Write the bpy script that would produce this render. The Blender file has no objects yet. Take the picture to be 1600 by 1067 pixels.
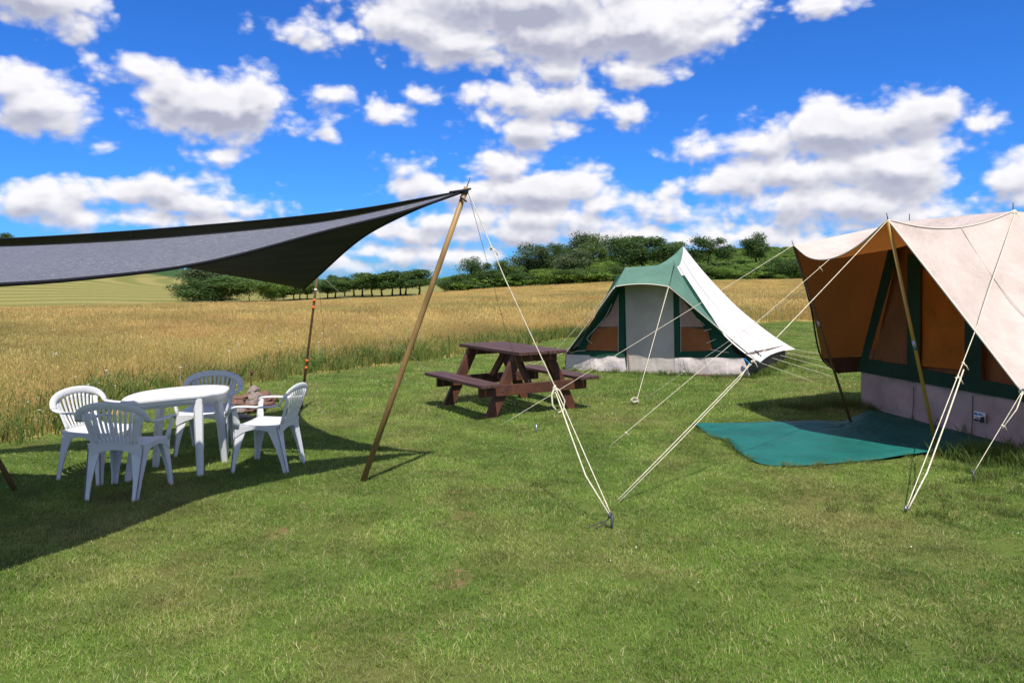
import bpy, bmesh, math, random
import numpy as np
from mathutils import Vector, noise as mnoise
R = random.Random(7)
C = bpy.context.scene.collection
sc = bpy.context.scene
V = Vector
# ---- camera model: eye 1.7 m above the lawn, level, 27 mm, lens shifted down
EYE, F, CX, HV = 1.7, 1200.0, 800.0, 435.0
def P(u, v, y): return V(((u-CX)/F*y, y, EYE+(HV-v)/F*y))
def G(u, v, z=0.0):
    y = F*(EYE-z)/(v-HV); return V(((u-CX)/F*y, y, z))
def onplane(u, v, a, b, off=0.0):
    """where the sight line of a measured point meets the vertical wall through a and b"""
    d = V((b[0]-a[0], b[1]-a[1])).normalized(); n = V((-d.y, d.x))
    r = V(((u-CX)/F, 1.0)); a2 = V((a[0], a[1]))
    if n.dot(-a2) < 0: n = -n
    t = n.dot(a2)/n.dot(r)
    p = V(((u-CX)/F*t, t, EYE+(HV-v)/F*t))
    return p + V((n.x, n.y, 0))*off

# ---- terrain height
UB = [-900, 0, 280, 450, 560, 655, 690, 800, 960, 1250, 2200]
VB = [496, 487, 476, 473, 468, 464, 458, 450, 442, 437.5, 432]
UH = [-900, 0, 150, 234, 300, 480, 700, 800, 960, 1150, 1250, 2200]
VH = [372, 398, 413, 428, 432, 440, 440, 424, 402, 391, 389, 376]
VT = [360, 390, 404, 417, 422, 436.5, 435, 419, 399, 388.5, 387, 374]
YB, YH, YT = 110.0, 260.0, 420.0
def zat(u, v, y): return EYE+(HV-v)/F*y
def terrain(x, y):
    if y < 14.0: return 0.0
    u = CX+F*x/y
    zb = zat(u, np.interp(u, UB, VB), YB)
    if y <= YB:
        t = (y-14.0)/(YB-14.0); return zb*t**1.5
    zh = zat(u, np.interp(u, UH, VH), YH)
    if y <= YH:
        t = (y-YB)/(YH-YB); return zb+(zh-zb)*(t*0.75+0.25*t*t)
    zt = zat(u, np.interp(u, UH, VT), YT)
    if y <= YT: return zh+(zt-zh)*(y-YH)/(YT-YH)
    return zt-(y-YT)*0.02
LAWN = [(-90,-90),(90,-90),(90,33),(10,28.7),(1.4,21.5),(-1.1,16.9),(-2.1,15.5),(-2.96,14.6),(-3.7,13.6),
        (-4.3,12.4),(-5.0,11.3),(-4.95,9.95),(-4.95,8.5),(-5.3,7.85),(-7,6.4),(-10,4.6),(-90,-8)]
def inpoly(x, y, poly):
    c = False; n = len(poly); j = n-1
    for i in range(n):
        xi, yi = poly[i]; xj, yj = poly[j]
        if (yi > y) != (yj > y) and x < (xj-xi)*(y-yi)/(yj-yi)+xi: c = not c
        j = i
    return c
def polydist(x, y, poly):
    m = 1e9
    for i in range(len(poly)):
        ax, ay = poly[i]; bx, by = poly[(i+1) % len(poly)]
        dx, dy = bx-ax, by-ay; t = max(0, min(1, ((x-ax)*dx+(y-ay)*dy)/(dx*dx+dy*dy)))
        m = min(m, math.hypot(x-ax-t*dx, y-ay-t*dy))
    return m

# ---- object helpers
def tag(o, label=None, cat=None, group=None, kind=None):
    if label: o['label'] = label
    if cat: o['category'] = cat
    if group: o['group'] = group
    if kind: o['kind'] = kind
    return o
def empty(name, loc, rz=0.0):
    o = bpy.data.objects.new(name, None); C.objects.link(o)
    o.location = loc; o.rotation_euler = (0, 0, rz); o.empty_display_size = 0.1
    return o
def rootloc(p):
    l = V((0, 0, 0))
    while p is not None: l = l+p.location; p = p.parent
    return l
class MB:
    def __init__(s): s.v = []; s.f = []
    def add(s, vs, fs):
        b = len(s.v); s.v += [tuple(q) for q in vs]; s.f += [tuple(i+b for i in f) for f in fs]; return s
    def beam(s, p0, p1, w, h, up=(0, 0, 1), w1=None, h1=None):
        """bar from p0 to p1; w across, h along 'up'"""
        p0, p1 = V(p0), V(p1); d = (p1-p0).normalized(); up = V(up)
        x = d.cross(up).normalized(); z = x.cross(d).normalized()
        w1 = w if w1 is None else w1; h1 = h if h1 is None else h1
        q = []
        for p, a, b in ((p0, w, h), (p1, w1, h1)):
            for i, j in ((-1, -1), (1, -1), (1, 1), (-1, 1)): q.append(p+x*(i*a/2)+z*(j*b/2))
        return s.add(q, [(3, 2, 1, 0), (4, 5, 6, 7), (0, 1, 5, 4), (1, 2, 6, 5), (2, 3, 7, 6), (3, 0, 4, 7)])
    def tube(s, pts, rad, seg=8, flat=None, normals=None):
        """swept tube; rad a number or list; flat = second radius along the given normals"""
        pts = [V(p) for p in pts]; n = len(pts)
        rad = [rad]*n if not hasattr(rad, '__len__') else list(rad)
        flat = rad if flat is None else ([flat]*n if not hasattr(flat, '__len__') else list(flat))
        q = []; ref = None
        for i, p in enumerate(pts):
            d = (pts[min(i+1, n-1)]-pts[max(i-1, 0)]).normalized()
            if normals is not None: r0 = V(normals[i])
            else:
                r0 = ref if ref is not None else (V((0, 0, 1)) if abs(d.z) < 0.9 else V((1, 0, 0)))
            z = (r0-d*r0.dot(d)).normalized(); x = d.cross(z); ref = z
            for k in range(seg):
                a = 2*math.pi*(k+0.5)/seg
                q.append(p+x*(math.cos(a)*rad[i])+z*(math.sin(a)*flat[i]))
        fs = [(i*seg+k, i*seg+(k+1) % seg, (i+1)*seg+(k+1) % seg, (i+1)*seg+k) for i in range(n-1) for k in range(seg)]
        fs += [tuple(range(seg-1, -1, -1)), tuple((n-1)*seg+k for k in range(seg))]
        return s.add(q, fs)
    def prism(s, poly, n, th):
        """flat polygon (list of points) given thickness th along -n"""
        n = V(n).normalized(); k = len(poly); a = [V(p) for p in poly]
        q = a+[p-n*th for p in a]
        return s.add(q, [tuple(range(k)), tuple(range(2*k-1, k-1, -1))]+[(i, k+i, k+(i+1) % k, (i+1) % k) for i in range(k)])
    def grid(s, fn, nu, nv):
        q = [fn(i/nu, j/nv) for j in range(nv+1) for i in range(nu+1)]
        return s.add(q, [(j*(nu+1)+i, j*(nu+1)+i+1, (j+1)*(nu+1)+i+1, (j+1)*(nu+1)+i) for j in range(nv) for i in range(nu)])
    def patch(s, p00, p10, p11, p01, nu=16, nv=16, s0=None, s1=None, t0=None, t1=None, mid=None, wr=0.0, fr=3.0):
        """four-corner cloth; s0/s1 sag of the edges at t=0/1, t0/t1 sag of the edges at s=0/1, mid = belly"""
        a, b, c, d = (V(p) for p in (p00, p10, p11, p01)); Z = V((0, 0, 0))
        s0, s1, t0, t1, mid = (V(q) if q is not None else Z for q in (s0, s1, t0, t1, mid))
        nrm = (b-a).cross(d-a)
        if nrm.length < 1e-6: nrm = (c-a).cross(d-a)
        if nrm.length < 1e-6: nrm = (b-a).cross(c-a)
        nrm.normalize()
        def fn(u, v):
            p = a*(1-u)*(1-v)+b*u*(1-v)+c*u*v+d*(1-u)*v
            hu, hv = 4*u*(1-u), 4*v*(1-v)
            p = p+s0*(hu*(1-v))+s1*(hu*v)+t0*(hv*(1-u))+t1*(hv*u)+mid*(hu*hv)
            if wr: p = p+nrm*(mnoise.noise(p*fr)*wr*min(1, 6*min(u, 1-u, v, 1-v)+0.15))
            return p
        return s.grid(fn, nu, nv)
    def blob(s, c, r, sub=2, amp=0.2, fr=2.0, squash=(1, 1, 1), seed=0.0):
        bm = bmesh.new(); bmesh.ops.create_icosphere(bm, subdivisions=sub, radius=1.0)
        q = []
        for w in bm.verts:
            k = 1+amp*mnoise.noise(w.co*fr+V((seed, seed*1.7, -seed)))
            q.append(V(c)+V((w.co.x*squash[0], w.co.y*squash[1], w.co.z*squash[2]))*(r*k))
        fs = [tuple(w.index for w in f.verts) for f in bm.faces]; bm.free()
        return s.add(q, fs)
    def orient(s, c):
        """turn every face outward from c"""
        c = V(c)
        for i, f in enumerate(s.f):
            p = [V(s.v[k]) for k in f]; n = V((0, 0, 0)); m = sum(p, V((0, 0, 0)))/len(p)
            for k in range(len(p)):
                a, b = p[k], p[(k+1) % len(p)]; n += V(((a.y-b.y)*(a.z+b.z), (a.z-b.z)*(a.x+b.x), (a.x-b.x)*(a.y+b.y)))
            if n.dot(m-c) < 0: s.f[i] = tuple(reversed(f))
        return s
    def build(s, name, mat, parent=None, smooth=False, bevel=0.0, local=False, mats=None):
        me = bpy.data.meshes.new(name)
        off = V((0, 0, 0)) if (parent is None or local) else rootloc(parent)
        me.from_pydata([(a-off.x, b-off.y, c-off.z) for a, b, c in s.v], [], s.f)
        me.update()
        if mat: me.materials.append(mat)
        if smooth: me.polygons.foreach_set('use_smooth', [True]*len(me.polygons))
        o = bpy.data.objects.new(name, me); C.objects.link(o)
        if parent is not None: o.parent = parent
        if bevel:
            m = o.modifiers.new('edge', 'BEVEL'); m.width = bevel; m.segments = 2; m.limit_method = 'ANGLE'
            m.harden_normals = False
        return o
def spline(pts, n):
    """smooth curve through the points"""
    pts = [V(p) for p in pts]; m = len(pts)
    t = [0.0]
    for i in range(1, m): t.append(t[-1]+(pts[i]-pts[i-1]).length)
    T = t[-1]; out = []
    tg = []
    for i in range(m):
        a, b = max(i-1, 0), min(i+1, m-1); tg.append((pts[b]-pts[a])/(t[b]-t[a]))
    for k in range(n+1):
        w = T*k/n; i = 0
        while i < m-2 and w > t[i+1]: i += 1
        h = t[i+1]-t[i]; x = (w-t[i])/h
        out.append(pts[i]*(2*x**3-3*x*x+1)+tg[i]*h*(x**3-2*x*x+x)+pts[i+1]*(-2*x**3+3*x*x)+tg[i+1]*h*(x**3-x*x))
    return out

# ---- materials
def newmat(name):
    m = bpy.data.materials.new(name); m.use_nodes = True; nt = m.node_tree; nt.nodes.clear()
    out = nt.nodes.new('ShaderNodeOutputMaterial'); return m, nt, out
class NB:
    """small node-wiring helper"""
    def __init__(s, nt): s.nt = nt
    def n(s, t, **kw):
        nd = s.nt.nodes.new(t)
        for k, v in kw.items(): setattr(nd, k, v)
        return nd
    def put(s, sock, v):
        if hasattr(v, 'is_output') or hasattr(v, 'links'): s.nt.links.new(v, sock)
        else: sock.default_value = v
    def math(s, op, a, b=None, c=None, clamp=False):
        nd = s.n('ShaderNodeMath', operation=op, use_clamp=clamp); s.put(nd.inputs[0], a)
        if b is not None: s.put(nd.inputs[1], b)
        if c is not None: s.put(nd.inputs[2], c)
        return nd.outputs[0]
    def vmath(s, op, a, b=None, c=None, out=0):
        nd = s.n('ShaderNodeVectorMath', operation=op); s.put(nd.inputs[0], a)
        if b is not None: s.put(nd.inputs[1], b)
        if c is not None: s.put(nd.inputs[2], c)
        return nd.outputs[out]
    def noise(s, vec, scale, detail=4, rough=0.55, dist=0.0):
        nd = s.n('ShaderNodeTexNoise'); s.put(nd.inputs['Vector'], vec); nd.inputs['Scale'].default_value = scale
        nd.inputs['Detail'].default_value = detail; nd.inputs['Roughness'].default_value = rough; nd.inputs['Distortion'].default_value = dist
        return nd.outputs[0]
    def smooth(s, x, a, b, lo=0.0, hi=1.0):
        nd = s.n('ShaderNodeMapRange', interpolation_type='SMOOTHSTEP'); s.put(nd.inputs[0], x)
        for i, q in ((1, a), (2, b), (3, lo), (4, hi)): nd.inputs[i].default_value = q
        return nd.outputs[0]
    def mix(s, f, a, b, mode='MIX'):
        nd = s.n('ShaderNodeMix', data_type='RGBA', blend_type=mode); s.put(nd.inputs[0], f)
        for i, q in ((6, a), (7, b)):
            s.put(nd.inputs[i], (*q, 1.0) if isinstance(q, tuple) and len(q) == 3 else q)
        return nd.outputs[2]
    def bump(s, h, strength=0.3, dist=0.01):
        nd = s.n('ShaderNodeBump'); s.put(nd.inputs['Height'], h); nd.inputs['Strength'].default_value = strength; nd.inputs['Distance'].default_value = dist
        return nd.outputs[0]
def principled(name, col, rough=0.6, spec=0.4, col2=None, nscale=4.0, bump=0.0, bscale=60.0, bdist=0.003, stretch=None, detail=5):
    m, nt, out = newmat(name); b = NB(nt); bs = b.n('ShaderNodeBsdfPrincipled'); nt.links.new(bs.outputs[0], out.inputs[0])
    bs.inputs['Roughness'].default_value = rough; bs.inputs['Specular IOR Level'].default_value = spec
    tc = b.n('ShaderNodeTexCoord').outputs['Object']
    if stretch: tc = b.vmath('MULTIPLY', tc, stretch)
    if col2:
        f = b.smooth(b.noise(tc, nscale, detail, 0.6), 0.35, 0.68)
        nt.links.new(b.mix(f, col, col2), bs.inputs['Base Color'])
    else: bs.inputs['Base Color'].default_value = (*col, 1)
    if bump: nt.links.new(b.bump(b.noise(tc, bscale, 3), bump, bdist), bs.inputs['Normal'])
    return m
def canvas(name, outer, inner=None, trans=(0.3, 0.25, 0.2), tf=0.2, dirt=0.06, bump=0.25, rough=0.85):
    """woven cloth: outer colour on the front face, lining colour on the back, light soaking through"""
    m, nt, out = newmat(name); b = NB(nt); tc = b.n('ShaderNodeTexCoord').outputs['Object']
    geo = b.n('ShaderNodeNewGeometry')
    n1 = b.noise(tc, 2.2, 5, 0.6); n2 = b.noise(tc, 9.0, 4, 0.6)
    w = b.n('ShaderNodeTexNoise'); nt.links.new(b.vmath('MULTIPLY', tc, (300, 300, 90)), w.inputs['Vector']); w.inputs['Scale'].default_value = 1.0
    def tone(c):
        k = 1-dirt*3
        a = b.mix(b.smooth(n1, 0.35, 0.7), c, (c[0]*k, c[1]*k*0.99, c[2]*k*0.97))
        return b.mix(b.smooth(n2, 0.55, 0.75, 0, 0.5), a, (c[0]*(1-dirt*2), c[1]*(1-dirt*2), c[2]*(1-dirt*2.2)))
    co = tone(outer)
    if inner: co = b.mix(geo.outputs['Backfacing'], co, tone(inner))
    bs = b.n('ShaderNodeBsdfPrincipled'); nt.links.new(co, bs.inputs['Base Color']); bs.inputs['Roughness'].default_value = rough
    bs.inputs['Specular IOR Level'].default_value = 0.15
    fold = b.noise(b.vmath('MULTIPLY', tc, (2.2, 2.2, 0.55)), 1.6, 4, 0.55, 1.2)
    h = b.math('ADD', b.math('ADD', n2, b.math('MULTIPLY', fold, 3.0)), b.math('MULTIPLY', w.outputs[0], 0.05))
    nrm = b.bump(h, bump, 0.05); nt.links.new(nrm, bs.inputs['Normal'])
    tr = b.n('ShaderNodeBsdfTranslucent'); tr.inputs[0].default_value = (*trans, 1)
    mx = b.n('ShaderNodeMixShader'); mx.inputs[0].default_value = tf
    nt.links.new(bs.outputs[0], mx.inputs[1]); nt.links.new(tr.outputs[0], mx.inputs[2]); nt.links.new(mx.outputs[0], out.inputs[0])
    return m
def leafmat(name, c1, c2, wpos=None, tf=0.35, patch=None, pscale=0.5, rough=0.6, tip=None, patch2=None, straw=None):
    """blades and leaves: per-leaf random mix of two colours, larger patches of a third by where they grow"""
    m, nt, out = newmat(name); b = NB(nt)
    at = b.n('ShaderNodeAttribute', attribute_name='rnd'); pos = b.n('ShaderNodeNewGeometry').outputs['Position']
    col = b.mix(at.outputs['Fac'], c1, c2)
    if tip:
        a2 = b.n('ShaderNodeAttribute', attribute_name='tip'); col = b.mix(a2.outputs['Fac'], col, tip)
    if patch:
        f = b.smooth(b.noise(pos, pscale, 4, 0.62, 0.4), 0.45, 0.66)
        col = b.mix(b.math('MULTIPLY', f, 0.75), col, patch)
    if patch2:
        f = b.smooth(b.noise(b.vmath('ADD', pos, (31.0, 17.0, 0.0)), pscale*0.7, 5, 0.62, 0.3), 0.47, 0.62)
        col = b.mix(b.math('MULTIPLY', f, 0.7), col, patch2)
    if straw: col = b.mix(b.math('GREATER_THAN', at.outputs['Fac'], 0.86), col, straw)
    v = b.smooth(b.noise(pos, pscale*3.1, 3), 0.3, 0.7, 0.72, 1.2)
    sc_ = b.n('ShaderNodeVectorMath', operation='SCALE'); nt.links.new(col, sc_.inputs[0]); nt.links.new(v, sc_.inputs['Scale'])
    d = b.n('ShaderNodeBsdfPrincipled'); nt.links.new(sc_.outputs[0], d.inputs['Base Color']); d.inputs['Roughness'].default_value = rough
    d.inputs['Specular IOR Level'].default_value = 0.25
    t = b.n('ShaderNodeBsdfTranslucent'); nt.links.new(sc_.outputs[0], t.inputs[0])
    mx = b.n('ShaderNodeMixShader'); mx.inputs[0].default_value = tf
    nt.links.new(d.outputs[0], mx.inputs[1]); nt.links.new(t.outputs[0], mx.inputs[2]); nt.links.new(mx.outputs[0], out.inputs[0])
    return m
# ================= camera, sun, sky =================
cam = bpy.data.cameras.new('camera'); camo = bpy.data.objects.new('camera', cam); C.objects.link(camo)
camo.location = (0, 0, EYE); camo.rotation_euler = (math.radians(90), 0, 0)
cam.sensor_width = 36; cam.lens = 27.0; cam.shift_y = -(533.5-HV)/1600.0; cam.clip_end = 6000; cam.clip_start = 0.05
sc.camera = camo
SUNV = V((0.174, -0.537, 1.0))
sl = bpy.data.lights.new('sun', 'SUN'); sl.energy = 5.0; sl.angle = math.radians(0.5); sl.color = (1.0, 0.955, 0.88)
so = bpy.data.objects.new('sun', sl); C.objects.link(so); so.rotation_euler = SUNV.to_track_quat('Z', 'Y').to_euler(); so.location = (5, -15, 28)
w = bpy.data.worlds.new('World'); sc.world = w; w.use_nodes = True; nt = w.node_tree; nt.nodes.clear(); b = NB(nt)
wo = b.n('ShaderNodeOutputWorld'); bg = b.n('ShaderNodeBackground'); nt.links.new(bg.outputs[0], wo.inputs[0]); bg.inputs[1].default_value = 0.08
sky = b.n('ShaderNodeTexSky', sky_type='NISHITA'); sky.sun_disc = False
sky.sun_elevation = math.atan2(1.0, math.hypot(0.174, 0.537)); sky.sun_rotation = math.atan2(0.174, -0.537)
sky.ozone_density = 3.0; sky.dust_density = 0.3; sky.air_density = 1.0
dirv = b.n('ShaderNodeTexCoord').outputs['Generated']
sep = b.n('ShaderNodeSeparateXYZ'); nt.links.new(dirv, sep.inputs[0])
az = b.math('ARCTAN2', sep.outputs[0], sep.outputs[1]); el = b.math('ARCSINE', sep.outputs[2])
cmb = b.n('ShaderNodeCombineXYZ'); nt.links.new(az, cmb.inputs[0]); nt.links.new(el, cmb.inputs[1]); p0 = cmb.outputs[0]
CL = [(60,-5,95,50),(110,25,45,22),(55,162,88,42),(10,140,62,36),(325,160,105,50),(262,140,45,34),(395,165,55,48),(310,192,98,26),(445,196,36,18),(218,110,38,18),(160,106,18,11),
 (512,145,20,8),(608,182,34,13),(508,190,12,12),(342,244,11,5),(178,232,15,6),(640,261,18,8),(665,150,14,8),
 (50,318,85,24),(175,302,62,24),(255,298,50,20),(310,318,85,26),(400,322,52,20),(230,343,190,18),(290,285,40,10),(60,300,30,14),
 (800,5,250,58),(640,40,95,40),(1000,40,160,60),(1110,52,62,34),(985,108,58,24),(545,55,55,20),(480,45,34,11),(720,70,110,34),(860,55,120,50),
 (835,160,90,30),(820,205,68,25),(760,188,46,15),(895,158,48,22),(985,178,30,14),(870,110,50,26),
 (795,262,62,22),(715,297,90,24),(850,300,110,36),(940,322,95,24),(1040,330,42,16),(700,345,85,24),(800,362,190,20),(580,393,38,12),(640,362,36,16),(550,415,60,10),(860,340,150,30),(690,400,90,14),
 (1300,205,140,46),(1190,225,92,26),(1410,185,72,40),(1475,165,30,24),(1250,268,140,30),(1400,262,105,48),(1300,320,170,34),(1150,288,75,20),(1528,192,15,11),(1430,335,90,18),(1110,235,40,14),
 (1575,285,58,34),(1590,310,80,22),(1160,370,80,16),(1060,370,45,12),(1270,378,60,9),(960,368,70,14),(1272,12,32,16),(1400,355,110,10),(400,395,160,8)]
def toang(u, v):
    a = math.atan((u-CX)/F); return a, math.atan((HV-v)/F*math.cos(a))
def cloudfield(pv):
    cur = None
    for (u, v, ru, rv) in CL:
        a, e = toang(u, v); a1, _ = toang(u+ru, v); a2, _ = toang(u-ru, v); _, e1 = toang(u, v-rv); _, e2 = toang(u, v+rv)
        ra, re = (a1-a2)/2, (e1-e2)/2
        q = b.vmath('MULTIPLY_ADD', pv, (1/ra, 1/re, 0), (-a/ra, -e/re, 0))
        l = b.vmath('LENGTH', q, out=1)
        k = min(ra, re*1.5)*1.5
        fld = b.math('MULTIPLY_ADD', l, -k, k)
        cur = fld if cur is None else b.math('SMOOTH_MAX', cur, fld, 0.012)
    # scattered cloud added over the unseen sky, its cover tuned for ambient fill light
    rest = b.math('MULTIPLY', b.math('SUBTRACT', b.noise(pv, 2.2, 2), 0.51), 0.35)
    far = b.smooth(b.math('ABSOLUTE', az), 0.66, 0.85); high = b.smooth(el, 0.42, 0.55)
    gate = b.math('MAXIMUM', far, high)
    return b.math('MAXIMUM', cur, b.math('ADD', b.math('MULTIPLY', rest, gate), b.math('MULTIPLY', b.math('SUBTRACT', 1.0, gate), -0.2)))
def cells(pv, scale, detail):
    nd = b.n('ShaderNodeTexVoronoi', feature='SMOOTH_F1', voronoi_dimensions='2D'); nt.links.new(pv, nd.inputs['Vector'])
    nd.inputs['Scale'].default_value = scale; nd.inputs['Detail'].default_value = detail; nd.inputs['Roughness'].default_value = 0.55
    nd.inputs['Lacunarity'].default_value = 2.3; nd.inputs['Smoothness'].default_value = 0.55; return nd.outputs['Distance']
def warp(pv):
    nd = b.n('ShaderNodeTexNoise'); nt.links.new(pv, nd.inputs['Vector']); nd.inputs['Scale'].default_value = 9.0; nd.inputs['Detail'].default_value = 4
    return b.vmath('ADD', pv, b.vmath('MULTIPLY', b.vmath('SUBTRACT', nd.outputs['Color'], (0.5, 0.5, 0.5)), (0.05, 0.035, 0)))
def billow(pv):
    """heaped cauliflower puffs on a coarser ragged drift"""
    st = b.vmath('MULTIPLY', warp(pv), (1.0, 1.4, 1.0))
    v = b.math('MULTIPLY', b.math('SUBTRACT', 0.72, cells(st, 15.0, 2.0)), 0.060)
    n = b.math('MULTIPLY', b.math('SUBTRACT', b.noise(st, 12.0, 7, 0.6), 0.5), 0.070)
    return b.math('ADD', v, n)
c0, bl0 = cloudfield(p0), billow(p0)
pu = b.vmath('ADD', p0, (0.004, 0.014, 0.0))
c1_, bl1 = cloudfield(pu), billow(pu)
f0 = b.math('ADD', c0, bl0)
wisp = b.math('MULTIPLY', b.math('SUBTRACT', b.noise(b.vmath('MULTIPLY', p0, (1.0, 1.6, 1.0)), 60.0, 6, 0.7), 0.5), 0.035)
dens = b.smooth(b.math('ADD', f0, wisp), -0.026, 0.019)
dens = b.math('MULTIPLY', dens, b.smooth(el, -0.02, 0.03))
rise = b.math('ADD', b.math('MULTIPLY', b.math('SUBTRACT', c0, c1_), 0.8), b.math('MULTIPLY', b.math('SUBTRACT', bl0, bl1), 0.46))
lit = b.smooth(rise, -0.026, 0.026)
core = b.smooth(f0, 0.0, 0.06)
lit2 = b.math('SUBTRACT', b.math('ADD', lit, b.math('MULTIPLY', b.math('SUBTRACT', 1.0, core), 0.18)), b.math('MULTIPLY', core, b.smooth(b.noise(p0, 5.0, 3), 0.35, 0.65, 0.0, 0.34)), clamp=True)
ccol = b.mix(lit2, (4.4, 4.6, 5.9), (9.9, 9.8, 10.2))
skyc = b.vmath('MULTIPLY', sky.outputs[0], (0.24, 0.74, 1.62))
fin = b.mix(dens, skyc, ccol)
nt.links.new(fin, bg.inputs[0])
vs = sc.view_settings; vs.view_transform = 'Standard'; vs.look = 'None'; vs.exposure = 0.32; vs.gamma = 1.0; vs.use_curve_mapping = False
sc.display_settings.display_device = 'sRGB'
cy = sc.cycles; cy.max_bounces = 6; cy.diffuse_bounces = 3; cy.glossy_bounces = 2; cy.transmission_bounces = 3; cy.transparent_max_bounces = 6
cy.caustics_reflective = False; cy.caustics_refractive = False; cy.use_denoising = True; cy.denoiser = 'OPENIMAGEDENOISE'; cy.denoising_input_passes = 'RGB_ALBEDO_NORMAL'
w.cycles.sampling_method = 'MANUAL'; w.cycles.sample_map_resolution = 512

# ================= ground =================
WORN = [(G(u, v).x, G(u, v).y) for u, v in ((720, 804), (702, 905), (430, 830))]; WORNR = [.10, .12, .10]
def worn(x, y): return any(math.hypot(x-a, y-c) < r_*.8 for (a, c), r_ in zip(WORN, WORNR))
def ground_material():
    m, nt, out = newmat('ground'); b = NB(nt); pos = b.n('ShaderNodeNewGeometry').outputs['Position']
    at = lambda n: b.n('ShaderNodeAttribute', attribute_name=n).outputs['Fac']
    n1 = b.noise(pos, 0.55, 5, 0.62, 0.4); n2 = b.noise(pos, 2.6, 5, 0.65); n3 = b.noise(pos, 40.0, 4, 0.7); n4 = b.noise(pos, 0.07, 4, 0.6); n5 = b.noise(pos, 0.9, 6, 0.7)
    lawn = b.mix(b.smooth(n1, 0.4, 0.66), (0.085, 0.14, 0.022), (0.14, 0.135, 0.042))
    lawn = b.mix(b.smooth(n2, 0.55, 0.75, 0, 0.6), lawn, (0.055, 0.105, 0.02))
    lawn = b.mix(b.smooth(n3, 0.4, 0.7, 0, 0.6), lawn, (0.05, 0.055, 0.018))
    for (sx, sy), sr in zip(WORN, WORNR):
        dd = b.vmath('DISTANCE', b.vmath('MULTIPLY', pos, (1, 0.8, 0)), (sx, sy*0.8, 0), out=1)
        dd = b.math('ADD', dd, b.math('MULTIPLY', b.math('SUBTRACT', n2, 0.5), sr*1.2))
        lawn = b.mix(b.smooth(dd, sr*1.15, sr*0.5), lawn, (0.18, 0.125, 0.06))
    mead = b.mix(b.smooth(n5, 0.35, 0.65), (0.40, 0.30, 0.10), (0.33, 0.25, 0.08))
    for (sx, sy), sr in zip(WORN, WORNR):
        dd = b.vmath('DISTANCE', b.vmath('MULTIPLY', pos, (1, 0.8, 0)), (sx, sy*0.8, 0), out=1)
        dd = b.math('ADD', dd, b.math('MULTIPLY', b.math('SUBTRACT', n2, 0.5), sr*1.2))
        lawn = b.mix(b.smooth(dd, sr*1.15, sr*0.5), lawn, (0.18, 0.125, 0.06))
    mead = b.mix(b.smooth(n4, 0.48, 0.66, 0, 0.7), mead, (0.36, 0.23, 0.085))
    # hay swaths: windrows that follow the slope
    wq = b.vmath('MULTIPLY', b.vmath('SUBTRACT', pos, (-40.0, 230.0, 0.0)), (0.55, 0.75, 0.0))
    wq = b.math('ADD', b.vmath('LENGTH', wq, out=1), b.math('MULTIPLY', b.noise(pos, 0.009, 1), 50.0))
    wv = b.math('SINE', b.math('MULTIPLY', wq, 1.15))
    hay = b.mix(b.smooth(wv, -1.0, 1.0), (0.15, 0.155, 0.04), (0.25, 0.215, 0.07))
    hay = b.mix(b.smooth(b.noise(pos, 0.5, 5, 0.7), 0.4, 0.7, 0, 0.5), hay, (0.2, 0.18, 0.055))
    crop = b.mix(b.smooth(b.noise(pos, 0.35, 5, 0.7), 0.35, 0.7), (0.028, 0.065, 0.018), (0.045, 0.09, 0.022))
    brk = b.mix(b.smooth(b.noise(pos, 0.3, 6, 0.7), 0.35, 0.65), (0.08, 0.15, 0.028), (0.12, 0.18, 0.04))
    c = b.mix(at('meadow'), lawn, mead); c = b.mix(at('hay'), c, hay); c = b.mix(at('crop'), c, crop); c = b.mix(at('scrub'), c, brk)
    bs = b.n('ShaderNodeBsdfPrincipled'); nt.links.new(c, bs.inputs['Base Color']); bs.inputs['Roughness'].default_value = 0.95; bs.inputs['Specular IOR Level'].default_value = 0.1
    nt.links.new(b.bump(b.math('ADD', n3, b.math('MULTIPLY', n5, 3.0)), 0.5, 0.03), bs.inputs['Normal']); nt.links.new(bs.outputs[0], out.inputs[0])
    return m
angs = [math.radians(a) for a in np.arange(-74, 74.1, 0.8)]+[math.radians(a) for a in np.arange(80, 285, 5.0)]
rads = [0.4]
while rads[-1] < 1600: rads.append(rads[-1]*1.042)
vv = [(0, 0, 0)]; Z = []
for r in rads:
    for a in angs:
        x, y = r*math.sin(a), r*math.cos(a); vv.append((x, y, terrain(x, y)))
na = len(angs); ff = [(0, 1+(k+1) % na, 1+k) for k in range(na)]
for i in range(len(rads)-1):
    for k in range(na): ff.append((1+i*na+k, 1+i*na+(k+1) % na, 1+(i+1)*na+(k+1) % na, 1+(i+1)*na+k))
gm = bpy.data.meshes.new('ground'); gm.from_pydata(vv, [], ff); gm.update()
gm.polygons.foreach_set('use_smooth', [True]*len(gm.polygons))
def zones(x, y):
    me = ha = cr = sb = 0.0
    if not inpoly(x, y, LAWN): me = 1.0
    u = CX+F*x/y if y > 1 else (-3000 if x < 0 else 4000)
    if y > 1:
        end = np.interp(u, [-900, 0, 280, 440, 690, 1250, 2500], [96, 98, 106, 108, 112, 112, 112])
        if y > end:
            if u < 300 and y > end: ha = 1.0
            elif u < 700: ha = 1.0 if y < 190 else 0.0; cr = 0.0 if y < 190 else 1.0
            else: sb = 1.0
        if u < 460 and y > np.interp(u, [-900, 0, 234, 300, 460], [330, 300, 262, 230, 190]): cr = 1.0
        if u >= 700 and y > 300: cr = 1.0
    elif me and y <= 1 and x < -100: me = 1.0
    return me, ha, cr, sb
zz = np.array([zones(x, y) for x, y, z in vv], dtype=np.float32)
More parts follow.
